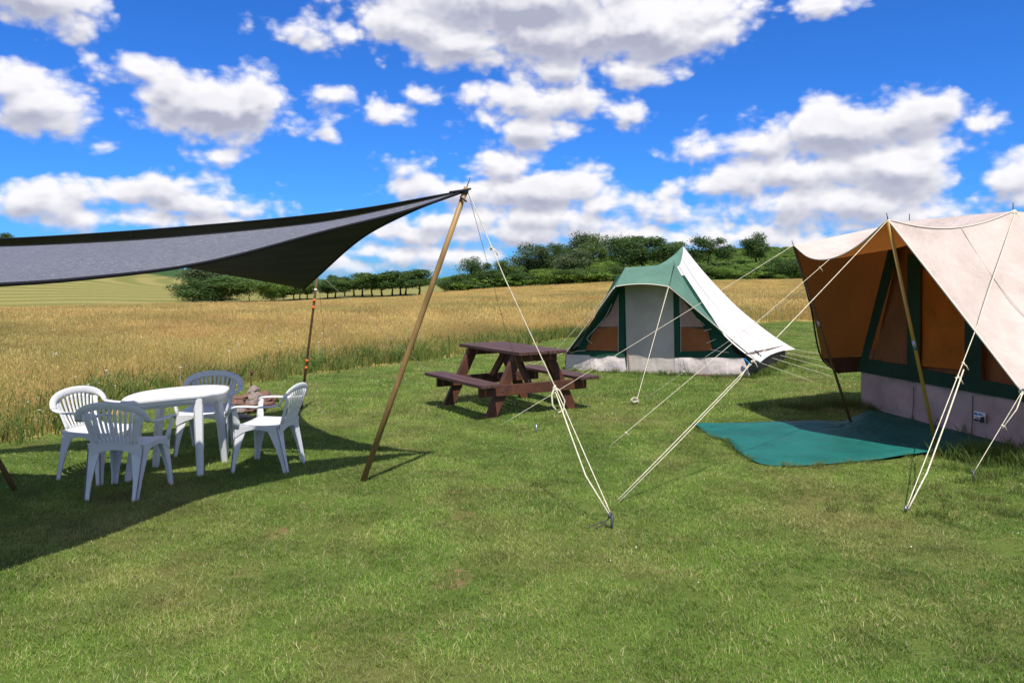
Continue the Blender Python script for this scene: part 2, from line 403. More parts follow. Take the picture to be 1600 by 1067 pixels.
for i, nme in enumerate(('meadow', 'hay', 'crop', 'scrub')):
    gm.attributes.new(nme, 'FLOAT', 'POINT').data.foreach_set('value', np.ascontiguousarray(zz[:, i]))
gm.materials.append(ground_material())
tag(bpy.data.objects.new('ground', gm), kind='structure'); C.objects.link(bpy.data.objects['ground'])

# ================= grass =================
SRC = bpy.data.collections.new('grass_sources')
def blades(name, n, size, h0, h1, wd, mat, lean=0.6, segs=2, head=0.0, headfrac=0.0, flowers=0.0, seed=1, clump=0):
    r = random.Random(seed); vs, fs, rn, tp = [], [], [], []
    cl = [(r.uniform(-.5, .5)*size, r.uniform(-.5, .5)*size) for _ in range(clump)]
    for i in range(n):
        if clump and r.random() < 0.35:
            cx, cy_ = r.choice(cl); x, y = cx+r.gauss(0, size*.05), cy_+r.gauss(0, size*.05)
        else: x, y = r.uniform(-.5, .5)*size, r.uniform(-.5, .5)*size
        h = r.uniform(h0, h1); a = r.uniform(0, 6.2832); ln = h*lean*abs(r.gauss(0, 0.6)); b_ = r.uniform(0, 6.2832)
        wx, wy = math.cos(a)*wd/2, math.sin(a)*wd/2; lx, ly = math.cos(b_)*ln, math.sin(b_)*ln; c = r.random(); base = len(vs)
        for k in range(segs):
            t = k/segs; q = 1-0.55*t
            for s_ in (-1, 1): vs.append((x+lx*t*t+s_*wx*q, y+ly*t*t+s_*wy*q, h*t-0.004)); rn.append(c); tp.append(t)
        top = (x+lx, y+ly, h)
        vs.append(top); rn.append(c); tp.append(1.0)
        for k in range(segs-1): fs.append((base+2*k, base+2*k+1, base+2*k+3, base+2*k+2))
        fs.append((base+2*segs-2, base+2*segs-1, base+2*segs))
        if r.random() < headfrac:
            hb = len(vs); hw = head*0.16
            for (dx, dy, dz) in ((0, 0, -head*.6), (wx/wd*2*hw, wy/wd*2*hw, 0), (lx*.1, ly*.1, head*.5), (-wx/wd*2*hw, -wy/wd*2*hw, 0)):
                vs.append((top[0]+dx, top[1]+dy, top[2]+dz)); rn.append(c); tp.append(1.0)
            fs.append((hb, hb+1, hb+2, hb+3))
    me = bpy.data.meshes.new(name); me.from_pydata(vs, [], fs); me.update()
    me.attributes.new('rnd', 'FLOAT', 'POINT').data.foreach_set('value', np.array(rn, dtype=np.float32))
    me.attributes.new('tip', 'FLOAT', 'POINT').data.foreach_set('value', np.array(tp, dtype=np.float32))
    me.materials.append(mat); o = bpy.data.objects.new(name, me); return o
def scatter(name, srcs, pts, kind='stuff'):
    col = bpy.data.collections.new(name+'_sources'); SRC.children.link(col)
    for o in srcs: col.objects.link(o)
    me = bpy.data.meshes.new(name); me.from_pydata([p[:3] for p in pts], [], []); me.update()
    me.attributes.new('rot', 'FLOAT', 'POINT').data.foreach_set('value', np.array([p[3] for p in pts], dtype=np.float32))
    me.attributes.new('scl', 'FLOAT', 'POINT').data.foreach_set('value', np.array([p[4] for p in pts], dtype=np.float32))
    me.attributes.new('idx', 'INT', 'POINT').data.foreach_set('value', np.array([p[5] for p in pts], dtype=np.int32))
    o = bpy.data.objects.new(name, me); C.objects.link(o); tag(o, kind=kind)
    ng = bpy.data.node_groups.new(name, 'GeometryNodeTree')
    ng.interface.new_socket('Geometry', in_out='INPUT', socket_type='NodeSocketGeometry'); ng.interface.new_socket('Geometry', in_out='OUTPUT', socket_type='NodeSocketGeometry')
    gi = ng.nodes.new('NodeGroupInput'); go = ng.nodes.new('NodeGroupOutput'); ip = ng.nodes.new('GeometryNodeInstanceOnPoints'); ci = ng.nodes.new('GeometryNodeCollectionInfo')
    ci.inputs['Collection'].default_value = col; ci.inputs['Separate Children'].default_value = True; ci.inputs['Reset Children'].default_value = True
    def na_(n, t):
        q = ng.nodes.new('GeometryNodeInputNamedAttribute'); q.data_type = t; q.inputs['Name'].default_value = n; return q.outputs['Attribute']
    cx = ng.nodes.new('ShaderNodeCombineXYZ'); L = ng.links.new; L(na_('rot', 'FLOAT'), cx.inputs[2])
    L(gi.outputs[0], ip.inputs['Points']); L(ci.outputs[0], ip.inputs['Instance']); ip.inputs['Pick Instance'].default_value = True
    L(na_('idx', 'INT'), ip.inputs['Instance Index']); L(cx.outputs[0], ip.inputs['Rotation']); L(na_('scl', 'FLOAT'), ip.inputs['Scale']); L(ip.outputs[0], go.inputs[0])
    md = o.modifiers.new('scatter', 'NODES'); md.node_group = ng
    return o
M_lawn = leafmat('lawn_blades', (0.135, 0.255, 0.032), (0.29, 0.365, 0.075), patch=(0.30, 0.275, 0.09), pscale=0.62, tf=0.3, patch2=(0.115, 0.225, 0.03), straw=(0.5, 0.45, 0.22))
M_weed = leafmat('weed_blades', (0.075, 0.14, 0.025), (0.15, 0.20, 0.04), patch=(0.2, 0.19, 0.06), pscale=0.5, tf=0.35)
M_mead = leafmat('meadow_blades', (0.46, 0.335, 0.105), (0.68, 0.52, 0.20), patch=(0.52, 0.33, 0.12), pscale=0.13, tf=0.3, patch2=(0.34, 0.31, 0.10))
M_meadg = leafmat('meadow_green_blades', (0.28, 0.29, 0.07), (0.56, 0.46, 0.15), patch=(0.32, 0.31, 0.08), pscale=0.3, tf=0.3)
M_yarrow = principled('yarrow_white', (0.75, 0.75, 0.68), 0.8)
SHEET = [(p.x, p.y) for p in (G(u, v) for u, v in ((1083,664),(1112,684),(1136,690),(1152,707),(1195,728),(1262,729),(1335,724),(1440,713)))]+[(5.0, 7.7), (4.75, 9.9), (3.9, 9.05)]
T1W2, T1W1 = V((4.67, 10.2, 0)), V((5.2, 7.0, 0))
T2L, T2R = V((0.99, 14.27, 0)), V((4.0, 13.16, 0))
NOGRASS = [SHEET, [(4.75, 10.15), (5.25, 7.05), (8.1, 6.95), (8.1, 10.3)], [(1.05, 14.3), (3.95, 13.25), (5.5, 15.6), (1.9, 17)]]
def clear(x, y): return not any(inpoly(x, y, q) for q in NOGRASS)
g = random.Random(11); near, mid, far = [], [], []
def field(y0, y1, step, marg=1.6, k=0.78):
    y = y0
    while y < y1:
        x = -(k*y+marg)
        while x < k*y+marg:
            yield x+g.uniform(-.5, .5)*step, y+g.uniform(-.5, .5)*step
            x += step
        y += step
for x, y in field(2.2, 9.5, 0.24):
    if inpoly(x, y, LAWN) and clear(x, y): near.append((x, y, 0, g.uniform(0, 6.28), g.uniform(.75, 1.25)*(.45 if worn(x, y) else 1), g.randrange(5)))
for x, y in field(9.5, 34, 0.5):
    if inpoly(x, y, LAWN) and clear(x, y): mid.append((x, y, terrain(x, y), g.uniform(0, 6.28), g.uniform(.75, 1.2), g.randrange(4)))
scatter('lawn_grass', [blades('lawn_tuft', 1350, 0.36, 0.008, 0.026, 0.0037, M_lawn, 1.5, 2, seed=20+i, clump=9) for i in range(5)], near)
scatter('lawn_grass_beyond', [blades('lawn_tuft_wide', 1100, 0.75, 0.012, 0.034, 0.0085, M_lawn, 1.3, 1, seed=30+i, clump=9) for i in range(4)], mid)
# longer uncut grass round the tents, pegs and poles
wd = []
def ring(a, b_, n, spread, s0=.7, s1=1.2):
    for i in range(n):
        t = g.random(); x = a[0]+(b_[0]-a[0])*t+g.gauss(0, spread); y = a[1]+(b_[1]-a[1])*t+g.gauss(0, spread)
        if clear(x, y): wd.append((x, y, terrain(x, y), g.uniform(0, 6.28), g.uniform(s0, s1), g.randrange(4)))
ring((4.55, 10.3), (5.15, 6.75), 60, .08); ring((4.1, 7.25), (5.3, 6.75), 90, .14, .7, 1.5); ring((3.4, 9.9), (4.5, 10.3), 40, .12)
ring((0.95, 14.1), (4.05, 13.0), 70, .07, .5, .9); ring((4.15, 13.1), (5.9, 15.9), 70, .12)
ring((3.8, 6.4), (4.6, 6.6), 30, .2, .5, 1); ring((2.7, 5.6), (3.9, 6.3), 26, .3, .4, .8)
for i in range(7): ring(SHEET[i], SHEET[i+1], 16, .035, .25, .5)
scatter('long_grass', [blades('long_tuft', 46, 0.16, 0.05, 0.15, 0.006, M_weed, 1.0, 3, seed=40+i) for i in range(4)], wd)
# meadow
mn, mm, mf, ed, ya = [], [], [], [], []
def end_of_meadow(x, y):
    u = CX+F*x/y; return np.interp(u, [-900, 0, 280, 440, 690, 1250, 2500], [96, 98, 106, 108, 112, 112, 112])
for x, y in field(4.0, 24, 0.34, 2.5, 0.85):
    if not inpoly(x, y, LAWN):
        d = polydist(x, y, LAWN); s = min(1.0, 0.38+d*0.24)*g.uniform(.8, 1.15)
        mn.append((x, y, terrain(x, y), g.uniform(0, 6.28), s, g.randrange(3) if g.random() > 0.72*math.exp(-d*0.7)+.12 else 3+g.randrange(2)))
        if g.random() < 1.15-d*.4: ed.append((x, y, terrain(x, y), g.uniform(0, 6.28), g.uniform(1.2, 2.6), g.randrange(4)))
        if g.random() < (0.5 if d < 1.3 and x < -3.5 and y < 12 else 0.035): ya.append((x, y, terrain(x, y)-.02, g.uniform(0, 6.28), (g.uniform(.4, .75) if d < 1.3 else g.uniform(.75, 1.0)), 0))
for x, y in field(24, 58, 0.9, 3, 0.85):
    if not inpoly(x, y, LAWN):
        mm.append((x, y, terrain(x, y), g.uniform(0, 6.28), g.uniform(.8, 1.15), g.randrange(3)))
for x, y in field(58, 112, 2.0, 4, 0.85):
    if not inpoly(x, y, LAWN) and y < end_of_meadow(x, y)-1.0:
        mf.append((x, y, terrain(x, y), g.uniform(0, 6.28), g.uniform(.75, 1.15), g.randrange(3)))
tips = dict(head=0.055, headfrac=0.5)
scatter('meadow_grass', [blades('meadow_tuft', 260, 0.55, 0.16, 0.50, 0.0028, M_mead, 0.35, 3, seed=50+i, **tips) for i in range(3)]
        + [blades('meadow_tuft_green', 230, 0.55, 0.14, 0.44, 0.0036, M_meadg, 0.45, 3, seed=55+i, **tips) for i in range(2)], mn)
scatter('meadow_edge_weeds', [blades('weed_tuft', 60, 0.3, 0.06, 0.17, 0.009, M_weed, 1.0, 3, seed=60+i) for i in range(4)], ed)
scatter('meadow_grass_beyond', [blades('meadow_tuft_mid', 260, 1.4, 0.2, 0.5, 0.009, M_mead, 0.35, 2, seed=70+i, head=.1, headfrac=.5) for i in range(3)], mm)
scatter('meadow_grass_far', [blades('meadow_tuft_far', 240, 3.0, 0.14, 0.3, 0.035, M_mead, 0.4, 1, seed=80+i) for i in range(3)], mf)
yf = MB(); r = random.Random(5)
for k in range(16):
    a = r.uniform(0, 6.28); q = r.uniform(0, .03); yf.blob((math.cos(a)*q, math.sin(a)*q, .52+r.uniform(-.004, .006)), .008, 1, 0, squash=(1, 1, .5))
yf.tube([(0, 0, 0), (.01, 0, .3), (0, 0, .52)], .002, 4)
yo = yf.build('yarrow_flower', M_yarrow); C.objects.unlink(yo); scatter('yarrow_flowers', [yo], ya)
# clover heads in the lawn
clv = []
for _ in range(80):
    y = g.uniform(4, 16); x = g.uniform(-.75, .75)*y
    if inpoly(x, y, LAWN) and clear(x, y) and (g.random() < .35 or (x > 1.8 and y < 8) or y > 9): clv.append((x, y, g.uniform(.02, .035), 0, g.uniform(.7, 1.2), 0))
cb = MB().blob((0, 0, 0), .005, 1, .3).build('clover_head', M_yarrow); C.objects.unlink(cb); scatter('clover_heads', [cb], clv)
# ================= trees and bushes =================
M_leafA = leafmat('leaves_dark', (0.034, 0.075, 0.016), (0.085, 0.145, 0.03), tf=0.3, rough=0.5)
M_leafB = leafmat('leaves_mid', (0.06, 0.118, 0.02), (0.125, 0.19, 0.038), tf=0.3, rough=0.5)
M_leafC = leafmat('leaves_grey', (0.06, 0.095, 0.036), (0.125, 0.165, 0.068), tf=0.3, rough=0.5)
M_leafD = leafmat('leaves_bright', (0.11, 0.20, 0.025), (0.20, 0.29, 0.05), tf=0.35, rough=0.5)
M_bark = principled('bark', (0.06, 0.045, 0.033), 0.9, 0.1, (0.03, 0.024, 0.018), 6, 0.6, 20, 0.03)
def crown_mesh(name, seed, nlobe, nleaf, z0, leaf, mat, ragged=0.2, flat=1.0, pointy=0.0):
    """unit crown: radius about 0.5, height z0..1; small leaf sprays spread over and inside uneven lobes"""
    r = random.Random(seed); lob = []
    for i in range(nlobe):
        for _ in range(50):
            x, y, z = r.uniform(-1, 1), r.uniform(-1, 1), r.uniform(-1, 1)
            if x*x+y*y+z*z < 1: break
        zz = z0+(1-z0)*(0.5+z*0.36); k = 0.34*(1-pointy*max(0, z))*(1-0.25*max(0, -z))
        rad = r.uniform(.13, .24)*(1-pointy*0.5*max(0, z)); lob.append((x*k, y*k, zz, rad, rad*(1-z0)*r.uniform(.75, 1.05)*flat, r.random()))
    vs, fs, rn = [], [], []
    for i in range(nleaf):
        lx, ly, lz, ra, rz, tone = r.choice(lob)
        for _ in range(20):
            n = V((r.gauss(0, 1), r.gauss(0, 1), r.gauss(0, 1)+.25))
            if n.length > .01: break
        n.normalize(); q = (r.random()**0.45)*(1+r.gauss(0, ragged*.35))
        p = V((lx+n.x*ra*q, ly+n.y*ra*q, lz+n.z*rz*q))
        if p.z < z0*0.9: continue
        o = (n+V((r.gauss(0, .7), r.gauss(0, .7), r.gauss(0, .7)))).normalized()
        t = o.cross(V((r.gauss(0, 1), r.gauss(0, 1), r.gauss(0, 1)))).normalized(); s_ = o.cross(t)
        L = leaf*r.uniform(.6, 1.4); W = L*r.uniform(.45, .8); b0 = len(vs)
        for (a, c, e) in ((-L, 0, 0), (-.1*L, -W*.6, .12*L), (L, 0, 0), (.1*L, W*.6, .12*L)): vs.append(p+t*a+s_*c-o*e)
        c = min(1, max(0, tone*0.5+r.random()*0.5)); rn += [c]*4; fs.append((b0, b0+1, b0+2, b0+3))
    ar = np.array([tuple(v) for v in vs]); kx = 0.5/np.percentile(np.hypot(ar[:, 0], ar[:, 1]), 96); kz = np.percentile(ar[:, 2], 99.5)
    ar[:, :2] *= kx; ar[:, 2] /= kz
    me = bpy.data.meshes.new(name); me.from_pydata([tuple(v) for v in ar], [], fs); me.update()
    me.attributes.new('rnd', 'FLOAT', 'POINT').data.foreach_set('value', np.array(rn, dtype=np.float32)); me.materials.append(mat)
    return me
def trunk_mesh(name, seed, top, r0, limbs=5):
    r = random.Random(seed); m = MB(); bend = [(r.gauss(0, .02), r.gauss(0, .02)) for _ in range(5)]
    pts = [(bend[k][0]*k/3, bend[k][1]*k/3, top*k/4-.02) for k in range(5)]
    m.tube(pts, [r0*1.35, r0, r0*.85, r0*.65, r0*.35], 7)
    for i in range(limbs):
        t = r.uniform(.45, .9); a = r.uniform(0, 6.28); L = r.uniform(.18, .33); z = top*t
        m.tube([(0, 0, z), (math.cos(a)*L*.5, math.sin(a)*L*.5, z+L*.35), (math.cos(a)*L, math.sin(a)*L, z+L*.85)], [r0*.55, r0*.4, r0*.15], 5)
    me = bpy.data.meshes.new(name); me.from_pydata([tuple(v) for v in m.v], [], m.f); me.update(); me.materials.append(M_bark)
    me.polygons.foreach_set('use_smooth', [True]*len(me.polygons)); return me
MATS = dict(A=M_leafA, B=M_leafB, C=M_leafC, D=M_leafD)
_cache = {}
def crown(kind, mat, var):
    k = (kind, mat, var)
    if k not in _cache:
        a = dict(round=(18, 6500, .12, .020, .22, 1.0, .1), orchard=(17, 4600, .2, .027, .3, 1.0, .15), bush=(17, 5200, .0, .022, .25, 1.0, 0), tall=(18, 5600, .08, .019, .28, 1.0, .45), scrub=(14, 2600, .0, .022, .35, .9, 0))[kind]
        _cache[k] = crown_mesh(kind+'_foliage', hash_(kind+mat)+var*17, a[0], a[1], a[2], a[3], MATS[mat], a[4], a[5], a[6])
    return _cache[k]
def hash_(s): return sum(ord(ch)*(i+3) for i, ch in enumerate(s))
_tr = {k: [trunk_mesh('trunk', 5+i, *a) for i in range(2)] for k, a in dict(round=(.6, .028), orchard=(.55, .034), tall=(.7, .024), bush=(.45, .02), scrub=(.45, .016)).items()}
ti = 0
def tree(name, cat, label, u, y, vtop, hw, kind, mat, group, sink=0.0, vbase=None):
    """a tree whose foot stands on the terrain; hw = half width in photo pixels"""
    global ti; ti += 1
    x = (u-CX)/F*y; z = terrain(x, y); H = (zat(u, vtop, y)-z)*1.13
    o = empty(name, (x, y, z-sink), (ti*2.399) % 6.283); tag(o, label, cat, group)
    wd_ = hw/F*y*2*(1.85 if kind == 'orchard' else 1.25)
    c = bpy.data.objects.new('crown' if kind in ('round', 'orchard', 'tall') else 'foliage', crown(kind, mat, ti % 3)); C.objects.link(c); c.parent = o; c.scale = (wd_, wd_, H)
    t = bpy.data.objects.new('trunk' if kind in ('round', 'orchard', 'tall') else 'stem', _tr[kind][ti % 2]); C.objects.link(t); t.parent = o
    ws = H*1.15 if kind != 'bush' else H*.9
    t.scale = (min(ws, wd_*1.3), min(ws, wd_*1.3), H)
    return o
ORD = ['first', 'second', 'third', 'fourth', 'fifth', 'sixth', 'seventh', 'eighth', 'ninth', 'tenth', 'eleventh', 'twelfth', 'thirteenth', 'fourteenth', 'fifteenth', 'sixteenth']
# orchard row (trunks visible)
orch = [(459,118,445,13),(469,121,446,12),(480,118,443,13),(512,118,441,14),(524,121,438,15),(538,120,440,14),(553,126,433,16),(566,121,431,17),(581,119,432,16),(597,118,429,17),(613,119,430,17),(626,121,428,15),(634,123,429,15),(655,116,426,18)]
for i, (u, y, vt, hw) in enumerate(orch):
    tree('orchard_tree', 'tree', f'dark round orchard tree with a bare trunk, {ORD[i]} from the left in the orchard row', u, y, vt, hw, 'orchard', 'AB'[(i*5 % 3) % 2], 'orchard trees in a row beyond the meadow')
GL = 'bushy trees in the clump below the hay hill'
for d, u, y, vt, hw, k, m in (
    ('tallest grey-green bush of the left clump, rising behind the lower bushes', 332, 121, 421, 44, 'bush', 'C'),
    ('dense dark bush at the hay-field end of the left clump', 301, 112, 440, 31, 'bush', 'A'),
    ('wide dark bush at the middle of the left clump beside the hay-end bush', 347, 112, 438, 40, 'bush', 'A'),
    ('broad mid-green bush right of the middle of the left clump', 390, 113, 436, 38, 'bush', 'B'),
    ('small light-green bush at the orchard end of the left clump', 424, 114, 440, 28, 'bush', 'D'),
    ('low ragged bush between the left clump and the first orchard tree', 443, 118, 447, 19, 'bush', 'B')):
    tree('clump_bush', 'bush', d, u, y, vt, hw, k, m, GL)
tree('lone_tree', 'tree', 'dark treetop showing above the far left end of the shade sail', 2, 300, 368, 16, 'round', 'A', None)
tree('lone_tree', 'tree', 'small dark pointed tree behind the orchard on the skyline', 520, 180, 432, 9, 'tall', 'A', None)
GR = 'trees of the wood on the slope behind the green and white tent'
for d, u, y, vt, hw, k, m in (
    ('round dark tree standing above the low hedge right of the leaning sail pole', 741, 122, 408, 20, 'round', 'A'),
    ('tall grey-green tree at the left edge of the wood, highest beside the hedge', 826, 126, 389, 32, 'round', 'C'),
    ('slim dark conical tree right of the tall grey-green tree', 872, 132, 387, 17, 'tall', 'A'),
    ('smaller dark tree tucked left of the slim conical tree', 851, 130, 396, 16, 'round', 'A'),
    ('loose pale-topped tree behind the slim conical tree', 905, 140, 372, 24, 'round', 'C'),
    ('squat olive-green tree in the middle of the wood, crown yellower than the rest', 927, 134, 375, 19, 'round', 'B'),
    ('spiky-topped dark tree on the skyline between the olive and big round trees', 957, 146, 375, 22, 'tall', 'A'),
    ('rounded tree on the skyline just left of the big round tree', 985, 150, 377, 24, 'round', 'B'),
    ('biggest round dark tree of the wood, left of the tent peak', 1003, 128, 377, 48, 'round', 'A'),
    ('grey-green tree low in front of the olive tree', 893, 124, 396, 32, 'round', 'C'),
    ('dark tree half hidden behind the tent peak', 1052, 140, 384, 24, 'round', 'B'),
    ('broad dark tree just right of the tent peak', 1106, 136, 377, 30, 'round', 'A'),
    ('round dark tree alone on the green slope, left of the orange awning', 1182, 152, 371, 22, 'round', 'A')):
    tree('wood_tree', 'tree', d, u, y, vt, hw, k, m, GR)
GH = 'bushes of the hedge along the far edge of the meadow'
for d, u, y, vt, hw, k, m in (
    ('low dark bush at the left end of the hedge, right of the leaning pole', 704, 114, 433, 17, 'bush', 'A'),
    ('dark hedge bush under the round tree above the hedge', 733, 115, 431, 22, 'bush', 'A'),
    ('dark hedge bush under the white guy rope of the sail', 768, 116, 424, 24, 'bush', 'A'),
    ('tall dark hedge bush left of the tall grey-green tree', 797, 120, 412, 20, 'bush', 'B'),
    ('round dark hedge bush in front of the tall grey-green tree', 822, 114, 424, 19, 'bush', 'A'),
    ('bright green hedge bush right of the tall grey-green tree', 851, 114, 423, 22, 'bush', 'D'),
    ('mid-green hedge bush in front of the low grey-green tree', 886, 114, 424, 22, 'bush', 'B'),
    ('wide mid-green hedge bush below the olive tree', 918, 115, 422, 22, 'bush', 'B'),
    ('yellow-green bracken clump left of the big round tree', 946, 120, 412, 20, 'scrub', 'D'),
    ('low dark bush at the foot of the big round tree', 972, 116, 418, 18, 'bush', 'A'),
    ('bushy growth below the broad dark tree right of the tent', 1098, 118, 414, 22, 'bush', 'B'),
    ('yellow-green scrub clump right of the tent roof', 1126, 116, 417, 20, 'scrub', 'D'),
    ('bright scrub clump in the hedge midway between the two tents', 1156, 117, 421, 20, 'scrub', 'D'),
    ('low scrub clump in the hedge under the lone slope tree', 1184, 117, 420, 18, 'scrub', 'B'),
    ('dark round bush at the awning end of the hedge', 1223, 115, 407, 27, 'bush', 'A')):
    tree('hedge_bush', 'bush', d, u, y, vt, hw, k, m, GH)
# bracken and rough growth covering the slope behind the hedge: nobody could count it
sl_ = []; g2 = random.Random(77)
for _ in range(3000):
    y = g2.uniform(113, 250); u = g2.uniform(700, 1420); x = (u-CX)/F*y
    sl_.append((x, y, terrain(x, y)-.2, g2.uniform(0, 6.28), g2.uniform(.6, 1.5), g2.randrange(3)))
def bracken(seed):
    me = crown_mesh('bracken_clump', seed, 8, 420, 0, .06, (M_leafD, M_leafB, M_leafD)[seed % 3], .5, .9)
    o = bpy.data.objects.new('bracken_clump', me)
    for v in me.vertices: v.co = (v.co.x*3.4, v.co.y*3.4, v.co.z*1.25)
    return o
scatter('slope_bracken', [bracken(90+i) for i in range(3)], sl_)
# rough tussocks along the foot of the orchard and the clump
# ================= shade sails =================
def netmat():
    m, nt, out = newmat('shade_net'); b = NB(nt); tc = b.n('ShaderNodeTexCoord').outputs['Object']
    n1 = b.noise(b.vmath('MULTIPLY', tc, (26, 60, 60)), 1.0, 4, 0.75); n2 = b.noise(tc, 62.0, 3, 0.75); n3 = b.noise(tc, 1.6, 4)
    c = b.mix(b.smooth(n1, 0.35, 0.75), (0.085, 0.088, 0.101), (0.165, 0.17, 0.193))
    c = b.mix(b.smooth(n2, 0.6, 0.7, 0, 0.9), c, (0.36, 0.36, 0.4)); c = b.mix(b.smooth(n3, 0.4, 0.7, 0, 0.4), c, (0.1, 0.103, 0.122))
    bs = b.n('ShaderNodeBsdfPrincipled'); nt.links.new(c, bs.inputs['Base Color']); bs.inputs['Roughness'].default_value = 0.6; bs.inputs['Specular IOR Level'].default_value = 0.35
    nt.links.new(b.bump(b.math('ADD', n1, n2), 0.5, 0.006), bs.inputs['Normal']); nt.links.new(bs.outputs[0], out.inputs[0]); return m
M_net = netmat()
M_net2 = principled('shade_net_shadowed', (0.026, 0.027, 0.031), 0.75, 0.2, (0.04, 0.041, 0.046), 2.0, 0.4, 90, 0.004, (1, 5, 1))  # same grey net, colour darkened to stand for its shaded underside
M_nethem = principled('net_hem', (0.012, 0.012, 0.015), 0.8, 0.15)
M_bamboo = principled('brown_pole', (0.33, 0.2, 0.075), 0.5, 0.4, (0.21, 0.125, 0.045), 7, 0.3, 50, 0.004, (1, 1, .12))
M_dpole = principled('dark_pole', (0.15, 0.085, 0.03), 0.6, 0.3, (0.08, 0.045, 0.018), 7, stretch=(1, 1, .12))
M_opole = principled('ochre_pole', (0.36, 0.21, 0.025), 0.4, 0.5, (0.25, 0.145, 0.02), 5, stretch=(1, 1, .12))
M_steel = principled('steel', (0.3, 0.3, 0.32), 0.4, 0.6); M_steel.node_tree.nodes['Principled BSDF'].inputs['Metallic'].default_value = 0.8
M_dsteel = principled('dark_steel', (0.05, 0.055, 0.065), 0.5, 0.5)
M_rope = principled('rope', (0.72, 0.66, 0.5), 0.85, 0.2, (0.55, 0.49, 0.35), 30, 0.6, 400, 0.002)
M_twine = principled('twine', (0.23, 0.17, 0.09), 0.9, 0.1)
M_drope = principled('dark_rope', (0.06, 0.06, 0.065), 0.9, 0.1)
M_orange = principled('orange_tape', (0.75, 0.13, 0.02), 0.5); M_white = principled('white_tape', (0.75, 0.74, 0.7), 0.5)
A = V((-.385, 6.2, 2.405)); Bc = V((-2.5, 9.42, 1.62)); Cc = V((-5.12, 6.2, 2.0))
def ruled(c0, c1, cross, nu, nv, wr=0.02):
    a, b_ = spline(c0, nu), spline(c1, nu)
    def fn(s, t):
        i = min(int(round(s*nu)), nu); p = a[i].lerp(b_[i], t)+cross(s, t)
        return p+V((0, 0, mnoise.noise(V((p.x*1.3, p.y*1.3, 3)))*wr*min(1, 5*t*(1-t)+.1)*s))
    return a, b_, fn
n0 = [A, (-.80, 5.98, 2.235), (-1.33, 5.61, 2.055), (-2.01, 5.06, 1.81), (-2.37, 4.2, 1.70), (-2.7, 3.57, 1.655), (-3.4, 2.6, 1.56)]
n1_ = [A, (-.85, 6.15, 2.285), (-1.43, 6.03, 2.15), (-1.77, 5.88, 2.09), (-2.22, 5.71, 2.03), (-2.73, 5.61, 1.98), (-3.56, 5.6, 1.935), (-4.13, 5.67, 1.93), (-5.05, 6.1, 1.98)]
na0, nb0, fn = ruled(n0, n1_, lambda s, t: V((0, 0, .02*4*t*(1-t)*s)), 60, 26)
sail = MB().grid(fn, 60, 26).build('shade_sail', M_net, smooth=True)
tag(sail, 'long narrow grey shade sail strip, sunlit on top, nearest the camera', 'shade sail', 'grey shade net sails over the white table')
MB().tube([p+V((0, 0, -.004)) for p in na0], .011, 6).build('hem', M_nethem, sail, smooth=True)
MB().tube([p+V((0, 0, .0)) for p in nb0], .007, 6).build('hem', M_nethem, sail, smooth=True)
ac = [A, (-1.35, 6.36, 2.26), (-2.57, 6.5, 2.15), (-4.14, 6.43, 2.035), Cc]
ab = [A, (-.86, 6.5, 2.26), (-1.35, 6.95, 2.07), (-1.96, 7.82, 1.735), (-2.36, 8.7, 1.575), Bc]
fa0, fb0, fn2 = ruled(ac, ab, lambda s, t: V((.38, -.05, .07))*(4*t*(1-t)*s**3)+V((0, 0, -.05))*(4*t*(1-t)*s), 60, 40, .03)
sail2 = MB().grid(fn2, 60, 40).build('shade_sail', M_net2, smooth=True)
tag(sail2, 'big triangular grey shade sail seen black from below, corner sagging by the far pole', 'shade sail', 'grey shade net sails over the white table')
MB().tube(fa0, .008, 6).build('hem', M_nethem, sail2, smooth=True)
MB().tube(fb0, .009, 6).build('hem', M_nethem, sail2, smooth=True)
MB().tube([V(fn2(1, t/20)) for t in range(21)], .008, 6).build('hem', M_nethem, sail2, smooth=True)
# cord lashing sail corners to the pole
def sub(parent, name, mb, mat, smooth=True, **k): return mb.build(name, mat, parent, smooth=smooth, **k)
def lerp(a, b_, t): return V(a).lerp(V(b_), t)
def pole(label, base, top, r, mat, spike=0.1, tapes=(), joint=None, group='poles holding up the shade sails'):
    base, top = V(base), V(top); o = empty('sail_pole', base); tag(o, label, 'pole', group)
    d = (top-base).normalized(); low = base-d*.06
    sub(o, 'shaft', MB().tube([low, lerp(base, top, .33), lerp(base, top, .66), top], [r, r*.99, r*.96, r*.93], 12), mat)
    if spike: sub(o, 'spike', MB().tube([top-d*.02, top+d*spike], [.0045, .0035], 6), M_dsteel)
    for t, w_, m_ in tapes: sub(o, 'tape_band', MB().tube([lerp(base, top, t-w_), lerp(base, top, t+w_)], r*1.08, 12), m_)
    return o
pA = G(567, 752); pA_top = A+V((.02, 0, .03))
po = pole('thick brown sail pole leaning right on open lawn, metal spike on top', pA, pA_top, .0245, M_bamboo, .085, [(.985, .006, M_dsteel)])
sub(po, 'lashing', MB().tube([A+V((-.12, 0, -.01)), A+V((-.03, -.03, .0)), A+V((.03, -.03, .01)), A+V((.05, .02, .02)), A+V((.0, .035, .0)), A+V((-.03, -.02, -.05)), A+V((.02, -.035, -.09))], .008, 6), M_drope)
pB = G(470, 641); pB_top = V((-2.43, 9.62, 1.80))
pole('thin brown sail pole with orange tape bands behind the white chairs', pB, pB_top, .016, M_dpole, .09,
     [(.79, .012, M_orange), (.74, .012, M_orange), (.36, .013, M_orange), (.31, .013, M_orange), (.865, .008, M_white)])
pC = G(25, 768); pole('dark pole leaning out of the left edge of the picture', pC, (-5.15, 6.17, 2.02), .02, M_dpole, .08)

